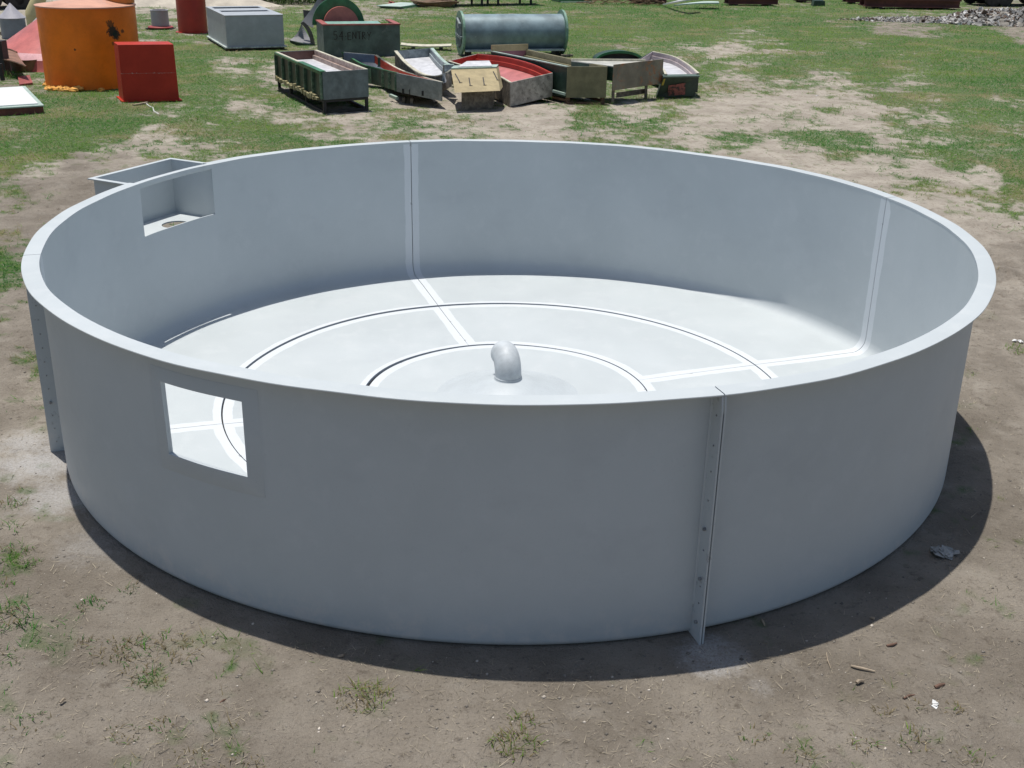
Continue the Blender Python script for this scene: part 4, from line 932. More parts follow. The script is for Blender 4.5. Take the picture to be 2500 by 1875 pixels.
# ---- trough shaped moulds: a U section swept between two top edges
def sweep(secs, mi=0, closed=True, caps=True, smooth=False):
    k = len(secs[0]); b = MB(); vs = [p for s in secs for p in s]; kk = k if closed else k-1
    fs = [(i*k+j, (i+1)*k+j, (i+1)*k+(j+1) % k, i*k+(j+1) % k) for i in range(len(secs)-1) for j in range(kk)]
    b.add(vs, fs, mi, smooth)
    if closed and caps: b.add(secs[0], [tuple(range(k))], mi); b.add(secs[-1], [tuple(range(k-1, -1, -1))], mi)
    return b
def trough(t, L, R, hout, din, m_out, m_rim_l, m_rim_r, m_wall, m_floor, tw=.05, n=14, ledge=.0, ends=(True, True), m_end=None, m_wall_r=None, rimw=.07, end_out=.03, floor_rise=0.0, m_inner_end=None):
    L, R = resample(L, n), resample(R, n); sl, sr, ll, lr, fl, rl, rr = [], [], [], [], [], [], []
    hs = hout if callable(hout) else (lambda i: hout); ds = din if callable(din) else (lambda i: din)
    for i in range(n):
        l, r = L[i], R[i]; u = nrm(gz(r-l)); h = hs(i/(n-1)); d = ds(i/(n-1)); D = UZ*(-1)
        sl.append([l, l+u*tw, l+u*tw+D*h, l+D*h]); sr.append([r-u*tw, r, r+D*h, r-u*tw+D*h])
        rl.append([l-u*(rimw-tw), l+u*tw, l+u*tw+UZ*.022, l-u*(rimw-tw)+UZ*.022]); rr.append([r-u*tw, r+u*(rimw-tw), r+u*(rimw-tw)+UZ*.022, r-u*tw+UZ*.022])
        a = l+u*(tw+.002); e = r-u*(tw+.002)
        ll.append([a+UZ*.012, a+u*.012+UZ*.012, a+u*.012+D*d*.5, a+u*(.012+ledge)+D*d*.5, a+u*(.014+ledge)+D*d, a+D*d])
        lr.append([e+UZ*.012, e-u*.012+UZ*.012, e-u*.012+D*d*.5, e-u*(.012+ledge)+D*d*.5, e-u*(.014+ledge)+D*d, e+D*d])
        fl.append([a+D*d, e+D*d, e+D*(d+.02), a+D*(d+.02)])
    sweep(sl, smooth=True).build('left_wall', m_out, t); sweep(sr, smooth=True).build('right_wall', m_out, t)
    sweep(rl).build('left_rim', m_rim_l, t); sweep(rr).build('right_rim', m_rim_r, t)
    sweep(ll, smooth=True).build('liner', m_wall, t); sweep(lr, smooth=True).build('liner', m_wall_r or m_wall, t); sweep(fl, smooth=True).build('mould_floor', m_floor, t)
    for q, (i, sgn) in enumerate(((0, -1), (n-1, 1))):
        if not ends[q]: continue
        l, r = L[i], R[i]; j = 1 if i == 0 else n-2; u = nrm(gz(r-l)); w = np.linalg.norm(r-l); dv = nrm(gz(np.cross(UZ, u)))
        if np.dot(dv, L[i]-L[j]) < 0: dv = -dv
        h = hs(i/(n-1)); o = l+u*0-UZ*h; slope = (r-l)[2]
        MB().hexa([l-UZ*h+dv*.002, r-UZ*h+dv*.002, r-UZ*h+dv*end_out, l-UZ*h+dv*end_out], [l+UZ*.018+dv*.002, r+UZ*.018+dv*.002, r+UZ*.018+dv*end_out, l+UZ*.018+dv*end_out]).build('end_panel', m_end or m_out, t)
        d = ds(i/(n-1)); a = l+u*(tw+.003); e = r-u*(tw+.003); b2 = -dv*.016
        MB().hexa([a-UZ*d-dv*.001, e-UZ*d-dv*.001, e-UZ*d+b2, a-UZ*d+b2], [a+UZ*.008-dv*.001, e+UZ*.008-dv*.001, e+UZ*.008+b2, a+UZ*.008+b2]).build('end_liner', m_inner_end or m_wall, t)
    return L, R
GP = 'old moulds lined up in a row behind the tank'
# A: straight trough on a skid with ribbed green side
f0, f1, k0 = at(*Z2(1235, 880)), at(*Z2(1580, 852)), at(*Z2(880, 690)); hA = above(*Z2(1235, 880), 562*.28)[2]; hS = above(*Z2(1235, 880), 770*.28)[2]
u = nrm(f1-f0); W = np.linalg.norm(f1-f0); v = k0-f0; LA = np.linalg.norm(v); v = v/LA
t_ = thing('trough_mould', 'green and white trough mould with a ribbed side on a dark steel skid', 'mould', f0, GP)
MAROON = paint('maroon_end', (.12, .055, .045), rough=.5, var=.2); PINKB = paint('dirty_pink_wall', (.36, .27, .23), rough=.6, var=.2, scale=7, patch=(.24, .15, .12), patch_amt=.35)
BLUEG = paint('blue_grey_end', (.14, .175, .18), rough=.55, var=.2, scale=5, patch=(.19, .21, .21), patch_amt=.28)
g0 = f0+UZ*hA
trough(t_, [g0, g0+v*LA], [g0+u*W, g0+u*W+v*LA], hA-hS, .17, DKGREEN, CREAM, CREAM, WHITEG, WHITEG, ledge=.05, m_end=BLUEG, m_wall_r=PINKB, rimw=.06, m_inner_end=MAROON)
MB().box(f0-u*.035+UZ*(hA-.035), u*.035-u*.002, v*LA*1.0, UZ*.045).build('ragged_lip', GREEN, t_)
MB().box(f0-u*.05-v*.031+UZ*(hA+.023), u*.12, v*(LA*.46), UZ*.012).build('lip_patch', GREEN, t_)
for i in range(7):
    s = i/6*.985; MB().box(f0+v*(LA*s)-u*.050+UZ*(hS+.01), u*.048, v*.032, UZ*(hA-hS-.05)).build('rib', paint('rib_green', (.10, .17, .11), rough=.7, var=.3, scale=12, patch=(.33, .34, .24), patch_amt=.42) if i == 0 else bpy.data.materials['rib_green'], t_)
rb = random.Random(9); b = MB()
for i in range(42):
    s = rb.uniform(.10, 1.0); b.box(f0+v*(LA*s)-u*rb.uniform(.10, .07)+UZ*(hS-rb.uniform(.03, .07)), u*rb.uniform(.03, .08), v*rb.uniform(.05, .16), UZ*rb.uniform(.05, .11))
b.box(f0+v*(LA*.06)-u*.07+UZ*(hS-.035), u*.06, v*(LA*.92), UZ*.05); b.build('crusted_rail', CRUST, t_)
sk = MB()
for s in (0.0, .35, .7, .98):
    for x in (.0, W-.06): sk.box(f0+u*x+v*(LA*s), u*.06, v*.06, UZ*(hS-.06))
for x in (.0, W-.06):
    sk.box(f0+u*(x+.001)+v*.061+UZ*.002, u*.058, v*(LA*.98), UZ*.05); sk.box(f0+u*(x-.001)+UZ*(hS-.0595), u*.062, v*LA, UZ*.057)
sk.box(f0+u*.061+UZ*.003, u*(W-.122), v*.05, UZ*.05); sk.box(f0+u*.062+UZ*(hS-.058), u*(W-.124), v*.055, UZ*.05)
sk.build('skid_frame', DARK, t_)

# B: dished green trough, blue and red inside
f0, f1 = at(*Z2(1805, 800)), at(*Z2(2150, 838)); tl_ = above(*Z2(1805, 800), 568*.28); tr_ = above(*Z2(2150, 838), 640*.28)
zl = .62
t_ = thing('dished_mould', 'dished green mould with blue and red inside and a scuffed grey end', 'mould', f0, GP)
wv = tr_-tl_
Lp = [tl_, at(*Z2(1690, 542), .43), at(*Z2(1550, 508), .46), at(*Z2(1460, 462), .53), at(*Z2(1375, 408), .66)]
Rp_ = [p+wv*f+UZ*g for p, f, g in zip(Lp, (1, .97, .94, .91, .88), (0, .02, .05, .07, .09))]
SCUF = paint('scuffed_grey_end', (.27, .28, .26), rough=.7, var=.2, scale=5, patch=(.38, .36, .32), patch_amt=.42)
BLUE = paint('slate_blue_liner', (.12, .16, .23), rough=.5, var=.15); REDL = paint('orange_red_liner', (.50, .07, .035), rough=.45, var=.12, scale=4)
trough(t_, Lp, Rp_, lambda s: .36-.0*s, .16, DKGREEN, GREEN, CREAM, DKGREEN, WHITEG, m_end=SCUF, m_wall_r=REDL, n=18, rimw=.075, m_inner_end=BLUE)
L4 = resample(Lp, 18)
for i in (0, 2, 4, 7, 10, 13): 
    p = L4[i]; w_ = nrm(gz(Lp[0]-Rp_[0]))
    MB().box(p+w_*.0-UZ*.36, w_*.07, nrm(gz(L4[i+1]-L4[i]))*.025, UZ*.345).build('rib', bpy.data.materials['rib_green'], t_)
u = nrm(f1-f0)
for x in (.1, .30): MB().box(f0+u*x-V3(0, -.1, 0)-UZ*.0, u*.07, V3(0, .25, 0), UZ*.12).build('foot', TIMBER, t_)
MB().box(f0+u*.9+V3(.0, .12, 0), u*.06, V3(0, .3, 0), UZ*.06).build('foot', TIMBER, t_)
MB().bar(f0-u*.22+V3(0, .22, .12), f0-u*.02+V3(0, .05, .10), .06).build('bracket', PALEGREEN, t_)
for zz_ in ((.12, .05, .03), (.30, .02, .05), (.62, .05, .03)): 
    MB().box(f0+u*W*zz_[0]+V3(0, -.045, 0)+UZ*.22, u*zz_[1], V3(0, .02, 0), UZ*.10).build('catch', DARK, t_)

# C: pale green slide shaped mould with the tan bolted end
tan_bl, tan_br = at(*Z4(190, 715), .40), at(*Z4(540, 700), .40)
ttl, ttr = at(*Z4(162, 535), .71), at(*Z4(512, 525), .71)
t_ = thing('slide_mould', 'pale green slide shaped mould with a tan end board with bolt slots', 'mould', gz(tan_bl), GP)
Lp = [at(*Z2(1785, 398), .72), at(*Z2(1870, 495), .54), at(*Z2(1985, 572), .42), at(*Z2(2090, 592), .39), at(*Z2(2165, 575), .50), at(*Z4(166, 538), .70)]
Rp_ = [at(*Z2(2070, 376), .74), at(*Z2(2125, 440), .66), at(*Z2(2180, 490), .62), at(*Z2(2222, 512), .64), at(*Z4(100, 505), .68), at(*Z4(185, 503), .71)]
trough(t_, Lp, Rp_, lambda s: max(.33, .68-1.3*s), .17, TIMBER, CREAM, PALEGREEN, GALV, WHITEG, m_end=paint('slide_back', (.06, .09, .085), rough=.5), n=24, ledge=.03, ends=(True, False), rimw=.08)
TAN = paint('tan_board', (.36, .29, .155), rough=.7, var=.12, scale=5, patch=(.28, .22, .11), patch_amt=.3)
bk = V3(.05, .55, .0)
q = [tan_bl, tan_br, tan_br+bk, tan_bl+bk]; q2 = [ttl, ttr, ttr+bk*.75, ttl+bk*.75]
MB().hexa(q, q2).build('tan_board', TAN, t_)
MB().hexa([p+UZ*.001-V3(0, .012, 0)*(i < 2) for i, p in enumerate(q2)], [p+UZ*.028-V3(0, .012, 0)*(i < 2) for i, p in enumerate(q2)]).build('top_edge', PALEGREEN, t_)
MB().hexa([q2[0]*.86+q2[1]*.14+UZ*.028+bk*.1, q2[0]*.1+q2[1]*.9+UZ*.028+bk*.1, q2[0]*.2+q2[1]*.8+UZ*.1+bk*.6, q2[0]*.7+q2[1]*.3+UZ*.1+bk*.6], [q2[0]*.86+q2[1]*.14+UZ*.045+bk*.1, q2[0]*.1+q2[1]*.9+UZ*.045+bk*.1, q2[0]*.2+q2[1]*.8+UZ*.12+bk*.6, q2[0]*.7+q2[1]*.3+UZ*.12+bk*.6]).build('white_crown', WHITEG, t_)
fn = nrm(np.cross(tan_br-tan_bl, ttl-tan_bl)); fn = fn if fn[1] < 0 else -fn
def on_tan(a, b): return (tan_bl*(1-a)+tan_br*a)*(1-b)+(ttl*(1-a)+ttr*a)*b+fn*.003
for a, b0_, b1_, sk_ in ((.09, .40, .80, -.06), (.36, .26, .60, 0), (.67, .26, .60, 0), (.93, .46, .84, -.05)):
    MB().bar(on_tan(a-sk_, b0_), on_tan(a+sk_*.3, b1_), .022, .008).build('bolt_slot', DARK, t_)
    MB().bar(on_tan(a-sk_-.02, b0_), on_tan(a-sk_+.045, b0_), .03, .008).build('bolt_slot', DARK, t_)
MB().hexa([gz(q[0])+V3(.12, .32, 0), gz(q[1])+V3(-.14, .32, 0), gz(q[1])+V3(-.14, .6, 0), gz(q[0])+V3(.12, .6, 0)], [q[0]+V3(.12, .32, -.002), q[1]+V3(-.14, .32, -.002), q[2]+V3(-.14, .0, -.002), q[3]+V3(.12, .0, -.002)]).build('plinth', TIMBER, t_)

# E: curved red trough
fl0, fr0 = at(*Z4(612, 825)), at(*Z4(945, 742)); tl_, tr_ = above(*Z4(612, 825), 642*.28), at(*Z4(940, 568), .58)
Lp = [tl_, at(*Z4(520, 592), .50), at(*Z4(360, 545), .51), at(*Z4(140, 478), .55)]
Rp_ = [tr_, at(*Z4(790, 500), .68), at(*Z4(590, 448), .71), at(*Z4(370, 422), .66)]
REDT = paint('red_trough', (.42, .050, .035), rough=.42, var=.12, scale=4, patch=(.34, .04, .03), patch_amt=.3); PINKF = paint('pink_trough_floor', (.50, .17, .16), rough=.45, var=.12, scale=4)
GRW = paint('grey_worn_timber', (.42, .39, .34), rough=.85, var=.25, scale=7, patch=(.15, .135, .12), patch_amt=.42)
t_ = thing('red_trough', 'curved red trough mould with a worn grey end panel tilted on the ground', 'mould', fl0, GP)
trough(t_, Lp, Rp_, lambda s: .47, .17, TIMBER, CREAM, REDT, REDT, PINKF, n=20, ledge=.05, m_end=GRW, m_inner_end=REDT, rimw=.055)
for o_ in t_.children:
    if o_.name.startswith('end_panel'): pass

# F: long straight tan trough on a low skid
f0, f1 = at(*Z4(1048, 805)), at(*Z4(1352, 805)); hF = above(*Z4(1048, 805), 520*.28)[2]; hS = above(*Z4(1048, 805), 752*.28)[2]
bl_ = at(*Z4(472, 400), hF); u = nrm(f1-f0); W = np.linalg.norm(f1-f0); g0 = f0+UZ*hF; v = bl_-g0; LF = np.linalg.norm(v); v = v/LF
OLIVE = paint('olive_tan_board', (.20, .18, .10), rough=.75, var=.15, scale=5, patch=(.27, .24, .15), patch_amt=.3)
t_ = thing('straight_mould', 'long straight mould with an olive tan square front board', 'mould', f0, GP)
PURP = paint('faded_maroon', (.22, .09, .11), rough=.5, var=.12)
bw = at(*Z4(755, 390), hF); vr = bw-(g0+u*W)
trough(t_, [g0, g0+v*LF], [g0+u*W, g0+u*W+vr], hF-hS, .20, DKGREEN, PALEGREEN, OLIVE, WHITEG, WHITEG, ledge=.06, m_end=OLIVE, m_wall_r=OLIVE, rimw=.07, m_inner_end=PURP, end_out=.035)
MB().bar(g0+v*LF+UZ*.075, bw+UZ*.075, .03, .15).build('back_board', TAN, t_)
sk = MB()
for s in (.0, .45, .9):
    for x in (.02, W-.08): sk.box(f0+u*x+v*(LF*s)+UZ*(-v[2]*LF*s), u*.06, v*.06, UZ*(hS-.003))
sk.box(f0+u*.02-V3(0, .03, 0)+UZ*.004, u*(W-.04), V3(0, .025, 0), UZ*.05); [sk.box(f0+u*x+v*.0615+UZ*.05, u*.05, v*(LF*.9), UZ*.05) for x in (.025, W-.075)]; sk.build('skid_frame', RUST, t_)
MB().bar(f0-u*.28+UZ*(hS+.10)+V3(0, .25, 0), f0-u*.005+UZ*(hS+.06)+V3(0, .02, 0), .05).build('side_rail', PALEGREEN, t_)

# G: pale topped mould with a rust stained board on posts
f0, f1 = at(*Z4(1400, 808)), at(*Z4(1655, 768)); u = nrm(f1-f0); tl_ = above(*Z4(1400, 808), 500*.28); hb_ = above(*Z4(1400, 808), 700*.28)[2]
tr_ = at(*Z4(1802, 455), tl_[2]+.02); W = np.linalg.norm(gz(tr_-tl_)); ub = nrm(gz(tr_-tl_))
RBD = paint('rust_stained_board', (.24, .21, .155), rough=.75, var=.2, scale=2.2, patch=(.34, .15, .065), patch_amt=.46)
t_ = thing('board_mould', 'pale topped mould behind a tilted rust stained board on short posts', 'mould', f0, GP)
MB().hexa([gz(tl_, hb_), gz(tr_, hb_+.03), gz(tr_, hb_+.03)+V3(0, .035, 0), gz(tl_, hb_)+V3(0, .035, 0)], [tl_, tr_, tr_+V3(0, .035, 0), tl_+V3(0, .035, 0)]).build('front_board', RBD, t_)
MB().box(f0+V3(0, .04, 0), u*.09, V3(0, .09, 0), UZ*(hb_+.2)).build('post', TIMBER, t_)
MB().box(f1+V3(0, .04, 0), u*.09, V3(0, .09, 0), UZ*(hb_+.2)).build('post', TIMBER, t_)
MB().box(f0+V3(.12, .3, .1), u*1.0, V3(0, .06, 0), UZ*.10).build('cross_rail', TIMBER, t_)
bl_, br_ = at(*Z4(1090, 462), tl_[2]-.02), at(*Z4(1660, 466), tl_[2]-.02); z_ = tl_[2]-.035
tp = [gz(tl_, z_)+V3(.0, .04, 0), gz(tr_, z_)+V3(-.1, .04, 0), gz(br_, z_), gz(bl_, z_)]
MB().hexa([p-UZ*.30 for p in tp], [p-UZ*.02 for p in tp]).build('body', DKGREEN, t_)
MB().hexa([p-UZ*.019 for p in tp], tp).build('pale_top', paint('pale_top_sheet', (.50, .49, .43), rough=.5, var=.15, scale=4, patch=(.58, .54, .54), patch_amt=.35), t_)
MB().bar(tp[3]+UZ*.02, tp[2]+UZ*.02, .05, .04).build('top_edge', CREAM, t_)

# H: green arched ring behind
pl_, pr_ = at(*Z4(1275, 470)), at(*Z4(1650, 470)); c = (pl_+pr_)/2; w_ = np.linalg.norm(pr_-pl_)/2
t_ = thing('arch_mould', 'dark green arched half ring mould between rust board and pale curved mould', 'mould', gz(c), GP)
u = nrm(pr_-pl_); v = V3(-u[1], u[0], 0); hh = .27
def ell(c, a, b_, a0, a1, n): return [c+u*a*math.cos(R_(t))+UZ*b_*math.sin(R_(t)) for t in np.linspace(a0, a1, n)]
def arch(c, a, b_, da, v0, v1, m, name, n=24):
    secs = [[p+v*v0, p+v*v1, q+v*v1, q+v*v0] for p, q in zip(ell(c, a, b_, 0, 180, n), ell(c, a-da, b_-da, 0, 180, n))]
    return sweep(secs).build(name, m, t_)
arch(gz(c), w_, hh, .07, 0, .04, GREEN, 'rim'); arch(gz(c), w_-.03, hh-.03, .03, .041, .55, DKGREEN, 'shell')
fan = ell(gz(c)+v*.28, w_-.08, hh-.075, 0, 180, 20); MB().add(fan+[p+v*.03 for p in fan], [tuple(range(20)), tuple(range(39, 19, -1))]+[(i, i+1, 21+i, 20+i) for i in range(19)]).build('back_plate', paint('arch_inside', (.075, .06, .075), rough=.6, var=.2), t_)
for i, p in enumerate(ell(gz(c), w_-.075, hh-.075, 25, 155, 8)): MB().box(p-u*.012+v*.05-UZ*.0, u*.024, v*.20, UZ*.03).build('rib', PALEGREEN, t_)

# I: pale curved mould with a dark green end box
t_ = thing('curved_mould', 'pale curved mould with a dark green end box at the right of the row', 'mould', at(*Z4(1760, 760)), GP)
f0, f1 = at(*Z4(1755, 752)), at(*Z4(2040, 745)); z_ = .50
Lp = [at(*Z4(1812, 578), z_), at(*Z4(1790, 535), z_), at(*Z4(1730, 500), z_-.02), at(*Z4(1600, 470), z_-.05)]
Rp_ = [at(*Z4(2075, 570), z_), at(*Z4(1990, 500), z_+.02), at(*Z4(1880, 440), z_+.06), at(*Z4(1720, 402), z_+.10)]
LIL = paint('lilac_inner', (.42, .36, .36), rough=.5, var=.15, scale=4, patch=(.30, .22, .24), patch_amt=.3)
trough(t_, Lp, Rp_, .40, .15, DKGREEN, CREAM, CREAM, LIL, WHITEG, n=20, ledge=.05, ends=(False, True), rimw=.06)
fl_, fr_ = at(*Z4(1800, 600), .46), at(*Z4(2072, 595), .46); b0_, b1_ = at(*Z4(1745, 752), .02), at(*Z4(2040, 742), .05)
bk = V3(.02, .30, 0)
BOXG = paint('dark_green_box', (.035, .052, .034), rough=.6, var=.25, scale=5, patch=(.06, .075, .05), patch_amt=.35)
MB().hexa([b0_, b1_, b1_+bk, b0_+bk], [fl_, fr_, fr_+bk, fl_+bk]).build('end_box', BOXG, t_)
MB().hexa([fl_-V3(.01, .02, -.001), fr_+V3(.02, -.02, .001), fr_+bk+V3(.02, .02, .001), fl_+bk+V3(-.01, .02, .001)], [fl_-V3(.01, .02, -.028), fr_+V3(.02, -.02, .028), fr_+bk+V3(.02, .02, .028), fl_+bk+V3(-.01, .02, .028)]).build('box_lip', paint('lip_green', (.10, .15, .11), rough=.5, var=.2), t_)
fnn = nrm(np.cross(b1_-b0_, fl_-b0_)); fnn = fnn if fnn[1] < 0 else -fnn
def on_b(a, b): return (b0_*(1-a)+b1_*a)*(1-b)+(fl_*(1-a)+fr_*a)*b
pq = [on_b(.28, .08), on_b(.74, .10), on_b(.66, .72), on_b(.22, .60)]
MB().hexa([p+fnn*.001 for p in pq], [p+fnn*.005 for p in pq]).build('red_patch', paint('peeling_red', (.30, .085, .07), rough=.7, var=.3, scale=9, patch=(.03, .03, .025), patch_amt=.47), t_)
MB().hexa([p+fnn*.001 for p in (on_b(.02, .62), on_b(.08, .62), on_b(.07, .95), on_b(.02, .95))], [p+fnn*.004 for p in (on_b(.02, .62), on_b(.08, .62), on_b(.07, .95), on_b(.02, .95))]).build('yellow_mark', paint('yellow_mark', (.45, .33, .05), rough=.6), t_)

# long warped cream plank on the grass
pts = [at(*Z2(1825, 352), .10), at(*Z2(1920, 362), .09), at(*Z2(2040, 366), .09), at(*Z2(2215, 362), .11)]
secs = [[p, p+V3(0, .35, .03), p+V3(0, .35, .055), p+V3(0, 0, .03)] for p in resample(pts, 14)]
t_ = tag(sweep(secs).build('warped_plank', CREAM, base=gz(pts[0])), 'long warped cream plank raised above the grass beside the drum', 'plank')
tag(MB().bar(gz(pts[1])+V3(0, -.02, .04), gz(pts[1])+V3(0, .4, .04), .08).build('timber_block', DARK, base=gz(pts[1])), 'dark timber block under the left end of the warped plank', 'timber')
tag(MB().bar(gz(pts[3])+V3(-.3, -.02, .05), gz(pts[3])+V3(-.3, .4, .05), .09).build('timber_block', DARK, base=gz(pts[3])), 'dark timber block under the warped plank near the drum', 'timber')
p = at(*Z4(1010, 440)); tag(MB().bar(p+UZ*.04, at(*Z4(1100, 440))+UZ*.05, .09, .05).build('timber_offcut', TIMBER, base=p), 'grey timber offcut lying at the right foot of the drum', 'timber')
# ================================================================== FAR EDGE OF THE YARD
def sheet_pile(pa, pb, depth, n, th, m, label, cat, name, jitter=.1, h0=.0):
    a, b_ = at(*pa), at(*pb); u = nrm(b_-a); W = np.linalg.norm(b_-a); v = V3(-u[1], u[0], 0); rng = random.Random(int(pa[0])); t = thing(name, label, cat, a)
    for i in range(n):
        o = a+u*rng.uniform(-jitter, jitter)*W+v*rng.uniform(-.1, .1)+UZ*(h0+i*(th+.012)); w = W*rng.uniform(.8, 1.0)
        MB().hexa([o, o+u*w, o+u*w+v*depth, o+v*depth], [o+UZ*th, o+u*w+UZ*th, o+u*w+v*depth+UZ*th, o+v*depth+UZ*th]).build('sheet', m[i % len(m)], t)
    return t
RBEAM = paint('red_oxide_beam', (.14, .045, .038), rough=.7, var=.2, scale=2, patch=(.09, .035, .03), patch_amt=.4)
RB2 = paint('dark_oxide_beam', (.075, .032, .03), rough=.7, var=.25, scale=2)
MINT = paint('mint_sheet', (.45, .55, .48), rough=.5, var=.12, scale=2)
def beam_stack(pa, pb, rows, label, m=(RBEAM, RB2), s=.24, name='beam_stack', cols=3, shrink=.0):
    a, b_ = at(*pa), at(*pb); u = nrm(b_-a); W = np.linalg.norm(b_-a); v = V3(-u[1], u[0], 0); t = thing(name, label, 'steel beams', a); rng = random.Random(int(pa[0]*7))
    MB().box(a+u*W*.15, u*.15, v*(cols*s), UZ*.08).build('bearer', DARK, t); MB().box(a+u*W*.8, u*.15, v*(cols*s), UZ*.08).build('bearer', DARK, t)
    for r in range(rows):
        for c in range(cols-min(r, cols-1)*(1 if shrink else 0)):
            o = a+u*(rng.uniform(0, .05)+shrink*r)*W+v*(c*s+r*.02)+UZ*(.081+r*(s*.8+.004)); w = W*(rng.uniform(.9, .97)-shrink*r*1.4); h = s*.8
            b = MB().box(o, u*w, v*(s-.03), UZ*h*.14).box(o+v*(s*.4)+UZ*h*.141, u*w, v*(s*.1), UZ*h*.72).box(o+UZ*h*.862, u*w, v*(s-.03), UZ*h*.138)
            b.build('beam', m[(r+c) % len(m)], t)
    return t
beam_stack(Z5(1250, 52), Z5(1845, 62), 2, 'long stack of dark red steel beams left of the rubble heap', s=.42, cols=3, shrink=.04)
beam_stack(Z5(1140, 24), Z5(1420, 26), 1, 'short low red steel beam pile left of the long stack', s=.30, cols=2)
beam_stack(Z5(430, 36), Z5(738, 38), 2, 'dark red steel beam pile beside the white pointed boards', s=.30, cols=3)
beam_stack(Z4(1580, 32), Z4(1850, 30), 1, 'red steel beams lying behind the white pointed boards', s=.30, cols=3)
beam_stack(Z5(870, 18), Z5(1010, 12), 1, 'small dark beam pile behind the green block', m=(RB2,), s=.25, cols=2)
beam_stack(Z5(1845, 15), Z5(2000, 22), 1, 'dark red beam ends right of the long stack at the far edge', s=.30, cols=2)
p = at(*Z5(948, 36)); q = at(*Z5(1018, 36)); u = q-p
tag(MB().hexa([p, q, q+V3(0, .5, 0), p+V3(0, .5, 0)], [p+UZ*.24+u*.05, q+UZ*.22-u*.05, q+V3(0, .45, .22)-u*.05, p+V3(0, .45, .24)+u*.05]).build('green_block', DKGREEN, base=p), 'small dark green block on the grass before the far beams', 'block')
# white pointed boards (curved blades) crossing each other
def blade(pts, w, m, label):
    P = resample([at(*Z4(x, y), z) for x, y, z in pts], 16); secs = []
    for i, p in enumerate(P):
        s = i/15; ww = w*(.12+.88*min(1, s*1.6)); secs.append([p, p+V3(.1, ww, .02), p+V3(.1, ww, .055), p+UZ*.05])
    return tag(sweep(secs).build('pointed_board', m, base=gz(P[0])), label, 'board')
blade([(1795, 38, .08), (1880, 24, .30), (1970, 8, .5), (2080, -6, .55)], .7, WHITEG, 'white pointed board propped up at the far edge')
blade([(1880, 46, .06), (2000, 36, .16), (2120, 30, .22), (2230, 30, .22)], .8, MINT, 'white flat pointed board lying under the propped one')
# green and brown scrap sheets
sheet_pile(Z2(1850, 72), Z2(2030, 45), 1.1, 3, .03, [PALEGREEN, GREEN, MINT], 'loose green sheets lying on the far grass', 'sheets', 'green_sheets', .12)
b = MB(); p0 = at(*Z2(2090, 55)); rng = random.Random(4)
for i in range(5):
    r_ = .42+.06*i; b.tube([p0+V3(r_*1.5*math.cos(a), r_*.6*math.sin(a), .05+.045*i+.03*math.sin(3*a+i)) for a in np.linspace(0, 2*math.pi*.97, 30)], .04, 8)
tag(b.build('hose_coil', paint('brown_hose', (.20, .12, .07), rough=.7, var=.2, scale=4), base=p0), 'coiled brown hose heap beside the loose green sheets', 'hose')
sheet_pile(Z4(1000, 22), Z4(1290, 20), 1.2, 3, .05, [MINT, GREEN, PALEGREEN], 'stack of mint green panels at the far edge behind the drum', 'panels', 'panel_stack', .03)
p = at(*Z2(1785, 35)); scrap('red_scrap', Z2(1785, 35)[0], Z2(1785, 35)[1], .25, paint('red_scrap', (.36, .08, .06), rough=.6), 'small heap of red and pale scrap on the far grass', 'rubbish', 9, .6)
# long low table of white sheets on dark legs
a, b_ = at(*Z4(195, 50)), at(*Z4(850, 40)); u = nrm(b_-a); W = np.linalg.norm(b_-a); v = V3(-u[1], u[0], 0); t_ = thing('sheet_rack', 'long low steel rack carrying pale sheets at the far edge', 'rack', a)
for s in (.0, .3, .49, .88):
    for y in (0, 1.2): MB().box(a+u*W*s+v*y, u*.08, v*.08, UZ*1.06).build('leg', DARK, t_)
MB().box(a-u*.2-v*.05+UZ*1.0605, u*(W+.3), v*1.4, UZ*.09).build('frame', DARK, t_)
MB().box(a-u*.5-v*.1+UZ*.42, u*(W*1.05), v*1.2, UZ*.05).build('lower_shelf', TIMBER, t_)
MB().box(a-u*.4-v*.1+UZ*1.151, u*(W*1.1), v*1.5, UZ*.06).build('sheet', WHITEG, t_)
MB().box(a-u*.1+UZ*.471, u*(W*.9), v*1.0, UZ*.05).build('sheet', CREAM, t_)
# brushwood
b = MB(); p0 = at(*Z4(1470, 40)); rng = random.Random(8)
for i in range(90):
    c = p0+V3(rng.uniform(-1.9, 1.9), rng.uniform(0, 1.2), rng.uniform(.02, .5)); a = rng.uniform(-.6, .6)+(0 if rng.random() < .7 else 1.6); l_ = rng.uniform(.3, .9); d = V3(math.cos(a), math.sin(a), rng.uniform(-.4, .5))*l_
    b.tube([c-d*.5, c+V3(0, 0, .05), c+d*.5], [.022, .018, .008], 5)
tag(b.build('brushwood', paint('brushwood', (.24, .15, .09), rough=.9, var=.3), base=p0), 'tangled dry brushwood heap between green panels and red beams', 'brushwood')
